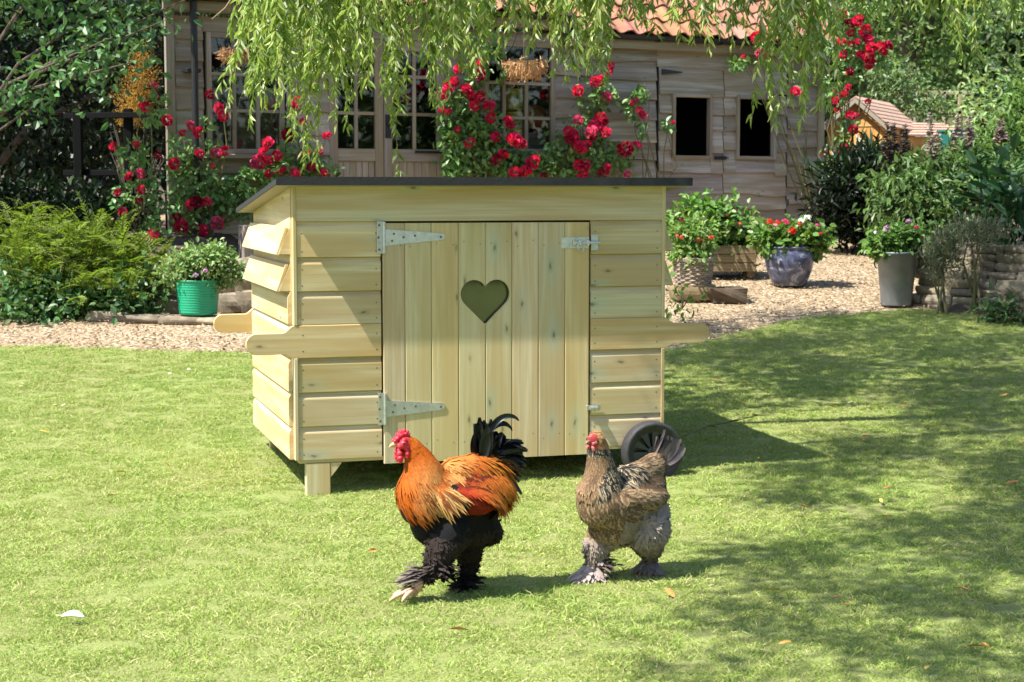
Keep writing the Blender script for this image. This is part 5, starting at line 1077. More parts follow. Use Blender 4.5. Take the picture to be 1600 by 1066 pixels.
tag(m.build('woodland', M['leaf']), kind='stuff', label='dense green woodland closing off the garden far behind', cat='woodland')
m = MB()
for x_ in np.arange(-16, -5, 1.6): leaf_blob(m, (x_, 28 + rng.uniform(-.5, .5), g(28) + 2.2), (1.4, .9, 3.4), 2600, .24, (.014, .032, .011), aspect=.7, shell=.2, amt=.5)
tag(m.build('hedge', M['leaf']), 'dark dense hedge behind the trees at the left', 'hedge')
m = MB()  # out-of-view foliage added so the panes mirror dark leaves instead of sky
for x_ in np.arange(-22, 24, 3.0): leaf_blob(m, (x_, -12 + rng.uniform(-1, 1), 3.0), (2.6, 1.6, 4.0), 700, .4, (.05, .09, .03), aspect=.7, shell=.2, amt=.5)
for y_ in np.arange(-8, 14, 3.2): leaf_blob(m, (17 + rng.uniform(-1.5, 1.5), y_, rng.uniform(2.2, 3.6)), (1.8, 2.4, rng.uniform(3.4, 5.5)), 800, .4, (.05, .09, .03), aspect=.7, shell=.2, amt=.5)
tag(m.build('woodland', M['leaf']), kind='stuff', label='unseen tree line added behind and right of the viewer for window reflections', cat='woodland')
# ------------------------------------------------------------------ the willow overhead
wt = thing('weeping_willow', 'weeping willow with light green shoots hanging over the coop', 'tree', (4.6, 9.6, .05)); W0 = np.array([4.6, 9.6, .05])
tk = MB(); tube(tk, [(0, 0, -.1), (.05, 0, .8), (-.05, .05, 1.8), (-.3, .05, 2.9), (-.8, .1, 3.8)], [.34, .27, .24, .2, .16], 12); tk.build('trunk', M['bark'], wt)
lb = MB(); limbs = []
for e in ((-6.2, -.4, 3.0), (-5.4, -1.2, 4.4), (-4.6, 1.2, 3.6), (-3.4, -1.8, 4.6), (-3.0, 1.0, 4.6), (-2.0, -2.6, 4.4), (-5.6, 2.0, 4.0), (-1.2, 2.6, 4.4), (-3.6, -3.4, 4.3), (-1.5, 4.2, 4.4), (-2.6, 3.6, 4.6)):
    e = np.array(e); s = np.array([-.5, .08, 3.4]); md = (s + e) / 2 + (0, 0, .7); P_ = [s, (s + md) / 2 + (0, 0, .2), md, (md + e) / 2 + (0, 0, .1), e]; tube(lb, P_, [.11, .085, .06, .04, .02], 7); limbs.append(np.array(P_))
lb.build('limb', M['bark'], wt)
fo, sh = MB(), MB()
def strand(tx, ty, zt, zb, dens=1.0, sway=.10, dx=0):
    L = zt - zb; n = max(5, int(L / .017 * dens)); f_ = np.sort(rng.uniform(0, 1, n)); ph = rng.uniform(0, 6.28, 2); am = sway * rng.uniform(.4, 1)
    cur = lambda f: np.stack([tx + dx * (1 - f) ** .8 + am * np.sin(f * 2.2 + ph[0]) - am * math.sin(ph[0]), ty + am * np.sin(f * 2.6 + ph[1]) - am * math.sin(ph[1]), zt - L * f], 1)
    C = cur(f_) ; a = rng.uniform(0, 6.28, n)
    D_ = np.stack([np.cos(a) * .55, np.sin(a) * .55, np.full(n, -.85)], 1) + rng.normal(size=(n, 3)) * .22
    LL = rng.uniform(.06, .12, n) * (1.1 - .35 * f_); bs_ = np.array([(.26, .37, .085), (.35, .45, .12), (.19, .29, .07), (.45, .50, .20), (.50, .55, .40)])
    cc = bs_[rng.choice(5, n, p=[.30, .26, .20, .14, .10])] * rng.uniform(.85, 1.15, (n, 1))
    leaves(fo, C - W0, D_, rng.normal(size=(n, 3)) + np.array([-.5, -.4, .3]), LL, LL * .19 + .002, cc, LEAF_LANCE)
    tube(sh, cur(np.linspace(0, 1, 6)) - W0, np.linspace(.004, .0015, 6), 3, (1.4, 1.5, .6))
# lower outline of the hanging curtain in the photo: (px, lowest py, strands)
prof = [(352, 150, 3), (362, 205, 5), (372, 175, 6), (388, 170, 8), (404, 135, 8), (416, 140, 8), (430, 215, 6), (445, 150, 9), (460, 150, 9), (474, 215, 9), (488, 268, 9), (500, 255, 9), (512, 180, 8), (524, 130, 9), (535, 125, 9), (548, 150, 9), (560, 170, 8), (576, 140, 8), (592, 105, 8), (610, 265, 3), (622, 200, 5), (640, 165, 8), (655, 165, 8), (672, 150, 8), (690, 120, 8), (705, 110, 7), (722, 115, 7), (738, 115, 8), (752, 105, 6), (768, 50, 5), (785, 45, 5), (800, 85, 6), (815, 72, 6), (832, 60, 5), (848, 40, 5), (862, 85, 5), (876, 135, 6), (890, 115, 7), (905, 110, 8), (920, 105, 8), (935, 125, 8), (950, 125, 7), (965, 55, 6), (982, 42, 5), (1000, 60, 5), (1012, 55, 4), (1032, 40, 4), (1050, 30, 4), (1070, 60, 4), (1088, 88, 5), (1105, 65, 4), (1122, 40, 4), (1140, 45, 4), (1158, 75, 4), (1176, 68, 4), (1194, 50, 5), (1208, 190, 6), (1222, 120, 8), (1238, 170, 9), (1252, 190, 9), (1266, 170, 9), (1280, 195, 8), (1293, 150, 5), (1305, 60, 4), (1330, 30, 4), (1360, 25, 4), (1390, 22, 4), (1420, 20, 4), (1450, 45, 3), (1470, 60, 4), (1484, 95, 4), (1500, 30, 4), (1512, 92, 3), (1530, 25, 4), (1550, 40, 3), (1566, 35, 3), (1585, 15, 3)]
for px, pb, ns in prof:
    for _i in range(int(ns * (.66 if px < 760 or px > 1205 else .55) + .6)):
        Y = rng.uniform(9.9, 11.4); low = pb * (rng.uniform(.3, 1.02) if _i else 1.0) + rng.uniform(-4, 4)
        a = at(px + rng.normal() * 5.5, low, Y); zt = at(px, -25, Y)[2] + rng.uniform(.0, .5); strand(a[0], Y, zt, a[2], 1.0, dx=max(0, 425 - px) * .72 * Y / FPX)
# the same curtain carries on above and to the right, out of the picture, where it shades the lawn
def shade_to(xl, yl, h, r_, n):
    s = SUN / SUN[2]; leaf_blob(fo, np.array([xl, yl, 0]) + s * h - W0, (r_, r_, r_ * .6), int(n * 2.2), .11, (.18, .27, .07), LEAF_LANCE, .2, up=.3, shell=.1, down=.6, clumps=max(5, n // 14))
for xl, yl, r_, n in ((1.6, 12.6, .75, 900), (2.6, 13.4, .8, 1100), (3.6, 12.9, .8, 1200), (1.3, 10.9, .5, 420), (2.3, 11.6, .6, 700), (3.2, 11.2, .7, 900), (3.9, 10.2, .7, 900), (2.2, 9.6, .55, 620), (3.0, 9.2, .6, 800), (1.75, 9.0, .4, 360), (2.6, 8.0, .5, 600), (1.9, 7.6, .42, 460), (1.2, 7.0, .38, 340), (2.2, 6.9, .45, 520), (1.6, 6.3, .42, 430), (.95, 6.0, .3, 190), (2.1, 5.9, .4, 380), (1.4, 5.5, .32, 240), (.75, 5.35, .25, 110), (1.85, 5.2, .28, 150), (3.1, 7.2, .6, 800), (2.9, 10.3, .5, 500), (1.75, 14.2, .6, 620), (.4, 14.6, .5, 350), (3.0, 14.9, .7, 700), (4.6, 13.5, .9, 1100), (4.1, 15.0, .6, 600), (4.7, 14.7, .6, 600), (5.2, 15.4, .7, 700), (3.4, 14.0, .8, 900), (2.0, 13.2, .6, 600), (3.8, 11.8, .7, 800), (2.6, 12.4, .6, 600), (2.75, 8.7, .5, 500), (3.3, 8.2, .5, 500), (2.5, 7.4, .45, 420), (1.55, 8.4, .35, 260), (2.9, 6.2, .5, 450), (1.1, 6.5, .3, 160), (.9, 4.7, .22, 70), (1.3, 4.85, .22, 80)):
    shade_to(xl, yl, rng.uniform(4.3, 5.2), r_, n)
bt_ = MB(); tube(bt_, [at(368, -12, 10.0) - W0, at(352, 12, 10.0) - W0, at(331, 30, 10.0) - W0], [.006, .005, .003], 5, (2.2, 1.6, 2.4)); bt_.build('bare_twig', M['twig'], wt); fo.build('foliage', M['leaf'], wt); sh.build('shoot', M['twig'], wt)
# ------------------------------------------------------------------ birds
def chain(pts, step=.012):
    pts = np.array(pts, float); out = []
    for a, b in zip(pts[:-1], pts[1:]):
        n = max(2, int(np.linalg.norm((b - a)[:3]) / step)); out.append(a + (b - a) * np.linspace(0, 1, n)[:, None])
    return np.vstack(out)
def fused(balls, voxel=.008, smooth=6, name='body'):
    """one continuous skin round a set of overlapping balls"""
    mb = MB()
    for x, y, z, r_ in balls: sphere(mb, (x, y, z), r_, None, 2)
    o = mb.build(name, None); md = o.modifiers.new('r', 'REMESH'); md.mode = 'VOXEL'; md.voxel_size = voxel
    ms = o.modifiers.new('s', 'SMOOTH'); ms.factor = .6; ms.iterations = smooth
    dg = bpy.context.evaluated_depsgraph_get(); me = bpy.data.meshes.new_from_object(o.evaluated_get(dg)); old = o.data
    bpy.data.objects.remove(o); bpy.data.meshes.remove(old)
    n = len(me.vertices); V = np.zeros(n * 3); me.vertices.foreach_get('co', V); V = V.reshape(-1, 3)
    N = np.zeros(n * 3); me.vertices.foreach_get('normal', N); N = N.reshape(-1, 3)
    F = [list(p.vertices) for p in me.polygons]; bpy.data.meshes.remove(me); return V, N, F
FT = np.array([[-.5, .0, 0], [0, 0, .04], [.5, 0, 0], [-.5, .33, .0], [0, .33, .07], [.5, .33, 0], [-.42, .7, -.01], [0, .72, .06], [.42, .7, -.01], [0, 1, .0]])
FT[:3, 0] *= .5
FF = np.array([[0, 1, 4, 3], [1, 2, 5, 4], [3, 4, 7, 6], [4, 5, 8, 7]]); FF3 = np.array([[6, 7, 9], [7, 8, 9]])
def feathers(mb, P_, D_, N_, L_, W_, base, edge, tip, mid=None, curl=.0):
    """feathers with a coloured shaft stripe (mid), margin (edge) and tip"""
    n = len(P_); t = norm(D_); nn = norm(N_ - (N_ * t).sum(1, keepdims=True) * t); b = np.cross(t, nn); T = FT
    cv = np.broadcast_to(curl, (n,))
    V = (P_[:, None] + T[None, :, 0, None] * W_[:, None, None] * b[:, None] + T[None, :, 1, None] * L_[:, None, None] * t[:, None]
         + (T[None, :, 2, None] * W_[:, None, None] - cv[:, None, None] * (T[None, :, 1, None] ** 2) * L_[:, None, None]) * nn[:, None])
    mid = base if mid is None else mid; C = np.zeros((n, 10, 3))
    for k in (0, 1, 2): C[:, k] = base
    C[:, 3] = edge; C[:, 5] = edge; C[:, 4] = mid; C[:, 6] = edge; C[:, 8] = edge; C[:, 7] = mid; C[:, 9] = tip
    k = (np.arange(n) * 10)[:, None, None]; i0 = mb.n
    mb.add(V.reshape(-1, 3), (FF[None] + k).reshape(-1, 4), C.reshape(-1, 3))
    mb.loops.append((FF3[None] + k + i0).reshape(-1)); mb.sizes.append(np.full(n * 2, 3))
def sample(V, N, F, n):
    F = np.array([f[:4] if len(f) == 4 else f + [f[-1]] for f in F]); A = np.linalg.norm(np.cross(V[F[:, 2]] - V[F[:, 0]], V[F[:, 3]] - V[F[:, 1]]), axis=1)
    i = rng.choice(len(F), n, p=A / A.sum()); w = rng.dirichlet((1, 1, 1, 1), n); q = F[i]
    return (V[q] * w[..., None]).sum(1), norm((N[q] * w[..., None]).sum(1))
def A_(*c): return np.array(c, float)
def toe(mb, p, d, L, r_, col=(1, 1, 1)):
    p, d = np.array(p, float), norm(np.array(d, float)); up = A_(0, 0, 1)
    pts = [p, p + d * L * .35 + up * r_ * .5, p + d * L * .65 + up * r_ * .35, p + d * L * .9, p + d * L * 1.06 - up * r_ * .5]
    tube(mb, pts, [r_, r_ * .95, r_ * .8, r_ * .55, r_ * .15], 8, col)
def gauss(n, s): return rng.normal(size=(n, 3)) * s

def plume(tl, base, a0, side, L_, bend, w, colr, m=11, pw=1.5, roll=.5):
    s = np.linspace(0, 1, m); ang = a0 + bend * s ** pw; seg = norm(np.stack([np.cos(ang), np.full(m, side * .28), np.sin(ang)], 1)); C_ = np.array(base) + np.vstack([[0, 0, 0], np.cumsum(seg, 0)[:-1]]) * L_ / m
    w_ = w * np.clip(np.sin(np.clip(s * .84 + .14, 0, 1) * math.pi), .04, 1) ** .55; out = norm(np.cross(seg, A_(0, 1, 0))); lat = norm(out * .85 + A_(0, 1, 0) * (roll + .3 * rng.normal()) * (1 if side > 0 else -1))
    nn = np.cross(seg, lat) * .005
    Vv = np.stack([C_ - lat * w_[:, None] / 2 - nn, C_ + nn, C_ + lat * w_[:, None] / 2 - nn], 1).reshape(-1, 3)
    tl.add(Vv, [[3 * k, 3 * k + 1, 3 * k + 4, 3 * k + 3] for k in range(m - 1)] + [[3 * k + 1, 3 * k + 2, 3 * k + 5, 3 * k + 4] for k in range(m - 1)], colr)
def rooster():
    o = at(702, 938, 6.33); o[2] = 0
    t = thing('rooster', 'large rooster with orange hackles, black tail and feathered feet striding left', 'rooster', o, R(180 + 22))
    body = chain([(-.15, 0, .43, .085), (-.07, 0, .385, .115), (.02, 0, .365, .13), (.09, 0, .385, .115), (.115, 0, .42, .09)])
    neck = chain([(.10, 0, .42, .10), (.105, 0, .48, .075), (.125, 0, .54, .05), (.155, 0, .585, .036), (.178, 0, .60, .033)])
    belly = chain([(.07, 0, .30, .09), (-.03, 0, .28, .095), (-.11, 0, .33, .085)])
    back = chain([(-.03, 0, .46, .07), (-.12, 0, .485, .06), (-.16, 0, .51, .04)])
    wing = chain([(.05, .10, .40, .04), (-.06, .115, .38, .05), (-.14, .085, .37, .035)])
    wing2 = wing * A_(1, -1, 1, 1)
    la = chain([(.01, .06, .27, .078), (.055, .07, .195, .055), (.085, .075, .145, .036)]); la2 = chain([(.085, .075, .145, .026), (.135, .08, .08, .014), (.17, .083, .03, .013)])
    lc = chain([(-.07, -.04, .26, .085), (-.09, -.045, .18, .062), (-.10, -.05, .12, .036)]); lc2 = chain([(-.10, -.05, .12, .030), (-.095, -.05, .06, .024), (-.085, -.05, .02, .022)])
    la = np.vstack([la, chain([(-.10, .0, .27, .085), (-.15, .0, .245, .06)])])
    V, N, F = fused(np.vstack([body, neck, belly, back, wing, wing2, la, la2, lc, lc2]))
    ORG, GLD, RED_, BLK, BRN = A_(.44, .095, .007), A_(.60, .38, .13), A_(.20, .018, .005), A_(.006, .006, .007), A_(.026, .018, .015)
    def region(p):
        x, y, z = p
        leg = z < .21 or (z < .235 and abs(y) > .04)
        if leg: return 'leg'
        if x > .135 and z > .575: return 'face' if x > .165 else 'head'
        cape = z > .375 + .85 * max(0, .105 - x) and x > -.10
        if x > .09 and z > .362 and not cape: return 'breast'
        if cape: return 'hackle'
        if x < .02 and z > .425 - .16 * max(0, -x - .02): return 'saddle'
        if abs(y) > .085 and z > .335 and x < -.005: return 'wing'
        if abs(y) > .07 and z > .315 and x < -.02: return 'wing2'
        return 'black' if z > .25 else 'fluff'
    mb = MB(); rc = {'leg': BRN, 'face': A_(.5, .03, .03), 'head': ORG, 'hackle': ORG * .6, 'breast': ORG * .6, 'saddle': RED_, 'wing': RED_, 'wing2': BLK, 'black': BLK, 'fluff': BRN}
    sc = np.array([BRN if p[2] < .1 else rc[region(p)] * .8 for p in V]); shank = (V[:, 2] < .115) & (V[:, 0] > .07); sc[shank] = A_(.5, .33, .22)
    mb.add(V, F, sc)
    P_, Nn = sample(V, N, F, 21000); regs = np.array([region(p) for p in P_])
    def put(mask, flow, L_, W_, base, edge, tip, mid=None, lift=.16, jit=.1, curl=.06):
        p, nn = P_[mask], Nn[mask]; n = len(p)
        if not n: return
        lift = lift * .6 + .07
        f = np.array(flow(p)) if callable(flow) else np.broadcast_to(A_(*flow), (n, 3)); f = f + gauss(n, jit); f = norm(f - (f * nn).sum(1, keepdims=True) * nn) + nn * lift
        v = lambda c: (c(p) if callable(c) else np.broadcast_to(c, (n, 3))) * rng.uniform(.75, 1.25, (n, 1))
        LL = (L_(p) if callable(L_) else np.full(n, L_)) * rng.uniform(.7, 1.2, n); WW = np.full(n, W_) * rng.uniform(.8, 1.2, n) if not callable(W_) else W_(p)
        feathers(mb, p + nn * .002, f, nn, LL, WW, v(base), v(edge), v(tip), None if mid is None else v(mid), curl + LL / .26 * (lift < .2))
    hf = lambda p: np.clip((.56 - p[:, 2:3]) / .13, 0, 1)
    back_ = lambda p: np.clip((.185 - p[:, :1]) / .08, 0, 1)
    hcol = lambda p: ORG * (1 - hf(p) * .8 * back_(p)) + GLD * hf(p) * .8 * back_(p)
    hflow = lambda p: np.stack([-.55 - .2 * (p[:, 0] < .08), .25 * np.sign(p[:, 1]), np.full(len(p), -1.0)], 1)
    put(regs == 'head', (-.6, 0, -.8), .022, .009, ORG * .9, ORG, ORG, lift=.1)
    keep = rng.random(len(P_)) < .62
    dkm = rng.random(len(P_)) < .27
    put((regs == 'hackle') & keep & dkm & (P_[:, 2] < .47), hflow, lambda p: .035 + .055 * hf(p)[:, 0], .0065, ORG * .45, lambda p: A_(.05, .022, .008) * hf(p) ** 2 + ORG * .8 * (1 - hf(p) ** 2), A_(.04, .02, .010), None, lift=.13, jit=.09)
    put((regs == 'breast') & dkm, (-.25, 0, -1), .05, .012, A_(.04, .01, .005), A_(.09, .018, .006), A_(.04, .012, .006), None, lift=.16)
    put((regs == 'saddle') & dkm, (-.9, 0, -.75), .07, .009, A_(.06, .012, .005), A_(.11, .02, .006), A_(.10, .03, .008), None, lift=.2, jit=.2)
    put((regs == 'hackle') & keep & ~(dkm & (P_[:, 2] < .47)), hflow, lambda p: .035 + .06 * hf(p)[:, 0], lambda p: (.008 + .006 * hf(p)[:, 0]), lambda p: ORG * .55, hcol, hcol,
        lambda p: hcol(p) * (1 - .93 * hf(p) ** 1.5 * np.clip(back_(p) + .35, 0, 1)), lift=.12, jit=.07)
    put(regs == 'breast', (-.25, 0, -1), .05, .013, A_(.16, .025, .006), A_(.40, .07, .008), A_(.46, .10, .012), A_(.16, .025, .008), lift=.14)
    put(regs == 'saddle', lambda p: np.stack([np.full(len(p), -.9), .5 * np.sign(p[:, 1]) * np.minimum(1, np.abs(p[:, 1]) / .05), np.full(len(p), -.75)], 1), lambda p: .06 + .07 * np.clip((-p[:, 0]) / .15, 0, 1), .010,
        RED_, lambda p: (lambda q: RED_ * 1.6 * (1 - q) + A_(.50, .18, .02) * q)(np.clip((-p[:, :1] - .01) / .09, 0, 1)), lambda p: (lambda q: RED_ * 1.8 * (1 - q) + A_(.52, .22, .03) * q)(np.clip((-p[:, :1] - .0) / .08, 0, 1)), lift=.18, jit=.12)
    put(regs == 'wing', (-1, 0, -.45), .055, .022, RED_ * .6, RED_ * 1.1, RED_ * 1.2, lift=.08)
    put(regs == 'wing2', (-1, 0, -.5), .075, .026, BLK, A_(.035, .012, .01), BLK, lift=.07)
    put(regs == 'black', (-.8, 0, -.6), .045, .02, BLK, BLK * 1.3, A_(.010, .010, .011), lift=.08)
    put(regs == 'fluff', (-.4, 0, -.8), .042, .013, BRN * .7, BRN, A_(.028, .022, .019), lift=.25, jit=.4)
    lm = (regs == 'leg') & ~((P_[:, 2] < .10) & (P_[:, 0] > .09))
    put(lm, (-.25, 0, -1), lambda p: np.where(p[:, 2] < .09, .034, .04), .012, BRN * .8, BRN, A_(.05, .038, .033), lift=.32, jit=.5, curl=.2)
    # long saddle hackles falling over the flank and a few rusty ones at the vent
    n = 190; x = rng.uniform(-.15, -.04, n); P2 = np.stack([x, rng.uniform(.02, .085, n) * rng.choice([1, 1, -1], n), .505 - .2 * np.abs(x + .09)], 1); P2[:, 2] -= np.abs(P2[:, 1]) * .5
    col = A_(.52, .20, .025) * rng.uniform(.7, 1.2, (n, 1)); feathers(mb, P2, np.stack([rng.uniform(-.75, -.2, n), .3 * np.sign(P2[:, 1]), np.full(n, -.9)], 1) + gauss(n, .1), np.stack([np.full(n, -.2), np.sign(P2[:, 1]), np.full(n, .7)], 1), rng.uniform(.08, .12, n), np.full(n, .009), col * A_(.8, .45, .4), col, col, col * A_(.8, .5, .4), .45)
    # fans of stiff feathers on the feet and outer shanks
    def fan(c, n, spread, L0, colr, fwd):
        a = rng.uniform(-spread, spread, n) + fwd; D_ = np.stack([np.cos(a), np.sin(a), rng.uniform(-.12, .35, n)], 1)
        feathers(mb, np.array(c) + gauss(n, .016), D_, np.stack([np.zeros(n), np.zeros(n), np.ones(n)], 1) + gauss(n, .4), L0 * rng.uniform(.6, 1.2, n), rng.uniform(.009, .018, n), colr * .7 * np.ones((n, 3)), colr * rng.uniform(.6, 1.4, (n, 1)), colr * 1.4 * np.ones((n, 3)), None, .25)
    fan((.115, .075, .10), 60, .6, .085, A_(.10, .08, .07), -.1); fan((.14, .07, .085), 50, .5, .09, A_(.18, .145, .135), -.25); fan((.07, .09, .13), 70, 1.3, .06, A_(.045, .034, .03), .8)
    fan((-.08, -.03, .035), 110, 3.1, .065, A_(.016, .013, .012), 0); fan((-.09, -.04, .065), 80, 3.1, .05, A_(.02, .015, .013), 0)
    fan((.045, .03, .12), 90, 3.1, .055, A_(.022, .018, .016), 0); fan((.02, .02, .085), 60, 3.1, .05, A_(.014, .011, .010), 3.0)
    mb.build('body', M['vcol'], t, smooth=True)
    # tail
    tl = MB()
    sphere(tl, (-.165, 0, .545), (.045, .022, .06), A_(.006, .007, .008)); sphere(tl, (-.20, 0, .49), (.035, .028, .06), A_(.006, .007, .008))
    for i in range(80):   # upright plume of stiff tail feathers
        f_ = rng.random(); plume(tl, A_(-.115 - .075 * f_, rng.normal() * .016, .545 - .05 * f_ + rng.normal() * .008), R(88 + 30 * f_) + rng.normal() * .06, rng.uniform(-1, 1), rng.uniform(.10, .155) * (1.05 - .25 * f_), R(8 + 16 * f_) * rng.uniform(.4, 1.3), rng.uniform(.034, .05), A_(.006, .008, .010) * rng.uniform(.6, 1.9))
    for i in range(3):   # sickles whose ends hook over
        plume(tl, A_(-.13 - .01 * i, rng.normal() * .012, .55), R(98) + rng.normal() * .05, rng.uniform(-.4, .8), rng.uniform(.20, .245), R(165) * rng.uniform(.85, 1.05), rng.uniform(.020, .027), A_(.006, .009, .011) * rng.uniform(.7, 1.8), 16, 2.2)
    for i in range(170):   # coverts and lesser sickles draping down behind the saddle
        f_ = rng.random(); plume(tl, A_(-.165 - .035 * rng.random(), rng.normal() * .03, .565 - .10 * f_), R(160 + 62 * f_), rng.uniform(-.9, .9), rng.uniform(.09, .15), R(50) * rng.uniform(.4, 1.1) * (1 - .5 * f_), rng.uniform(.020, .030), A_(.006, .007, .009) * rng.uniform(.6, 1.8), 9)
    tl.build('tail', M['sheen'], t, smooth=True)
    head_parts(t, A_(.182, 0, .600), .033, True)
    ft = MB(); c = A_(.172, .088, .05)
    for d, L_ in (((1, .1, -.24), .10), ((.8, .65, -.24), .085), ((.8, -.5, -.24), .085), ((-.8, -.2, -.1), .035)): toe(ft, c, d, L_, .012)
    tube(ft, [(.095, .078, .13), (.137, .081, .078), c + (0, 0, .006)], [.015, .0155, .017], 10); ft.build('foot', M['skin'], t, smooth=True)
    ft = MB(); c = A_(-.085, -.05, .014)
    for d, L_ in (((1, .1, -.08), .075), ((.8, .65, -.08), .06), ((.8, -.5, -.08), .06), ((-.8, -.2, -.1), .03)): toe(ft, c, d, L_, .010, (.5, .42, .4))
    ft.build('foot', M['skin'], t, smooth=True)
M['face'] = flat('pale_red_skin', (.50, .15, .125), .55, var=.25, scale=90, bmp=.4); M['skin_grey'] = flat('grey_horn_beak', (.30, .22, .16), .4)
def head_parts(t, hc, hr, cock):
    k = 1 if cock else .62
    # bare face
    for s_ in (-1, 1):
        f = fused([(hc[0] + .008, s_ * hr * .62, hc[2] - .002, .017 * k), (hc[0] + .018, s_ * hr * .45, hc[2] - .008, .014 * k), (hc[0] - .004, s_ * hr * .68, hc[2] - .014, .013 * k), (hc[0] + .004, s_ * hr * .62, hc[2] + .012, .012 * k)], .0022, 2)
        m = MB(); m.add(f[0], f[2], (1, 1, 1)); m.build('face_skin', M['comb'] if cock else M['face'], t, smooth=True)
        e = MB(); sphere(e, (hc[0] + .011, s_ * (hr * .62 + .0135 * k), hc[2] + .003), .0052, (1, 1, 1), 2); eo = e.build('eye', M['eye'], t, smooth=True)
    b = MB(); bp = hc + A_(hr * .75, 0, -.002)
    tube(b, [bp, bp + A_(.016, 0, -.001) * k, bp + A_(.030, 0, -.008) * k, bp + A_(.034, 0, -.016) * k], [.0115 * k, .0085 * k, .0045 * k, .0008], 10)
    tube(b, [bp - (0, 0, .007), bp + A_(.014, 0, -.008) * k, bp + A_(.023, 0, -.012) * k], [.008 * k, .0055 * k, .001], 8); b.build('beak', M['beak'] if cock else M['skin_grey'], t, smooth=True)
    if cock:
        balls = []
        for i, (x, z, r_) in enumerate(((.038, .022, .010), (.030, .032, .012), (.020, .042, .013), (.008, .048, .0135), (-.006, .050, .012), (-.018, .046, .010), (.026, .048, .008), (.014, .058, .0085), (-.001, .063, .008), (-.014, .060, .007))):
            for y in (-.006, .006, 0): balls.append((hc[0] + x * .95, y * 1.2, hc[2] - .012 + z * .95, r_ * .82))
    else: balls = [(hc[0] + x, y, hc[2] + z, r_) for x, z, r_ in ((.024, .016, .004), (.016, .023, .005), (.006, .028, .0045), (-.004, .030, .004)) for y in (-.004, .004)]
    f = fused(balls, .0022, 1); m = MB(); m.add(f[0], f[2], (1, 1, 1)); m.build('comb', M['comb'] if cock else M['face'], t, smooth=True)
    for s_ in (-1, 1):
        c = hc + A_(.022, s_ * .012, -.024); ww = [(c[0], c[1], c[2], .009), (c[0] - .001, c[1] + s_ * .004, c[2] - .014, .0125), (c[0] - .003, c[1] + s_ * .005, c[2] - .030, .0135), (c[0] - .004, c[1] + s_ * .004, c[2] - .042, .010)]
        if not cock: ww = [(a, b_, hc[2] - .014 + (z - hc[2]) * .35, r_ * .62) for a, b_, z, r_ in ww]
        else: ww += [(hc[0] - .008, s_ * hr * .75, hc[2] - .026, .010), (hc[0] - .008, s_ * hr * .78, hc[2] - .038, .0115), (hc[0] - .008, s_ * hr * .74, hc[2] - .05, .009)]
        f = fused(ww, .0022, 2); m = MB(); m.add(f[0], f[2], (1, 1, 1)); m.build('wattle', M['comb'] if cock else M['face'], t, smooth=True)
rooster()

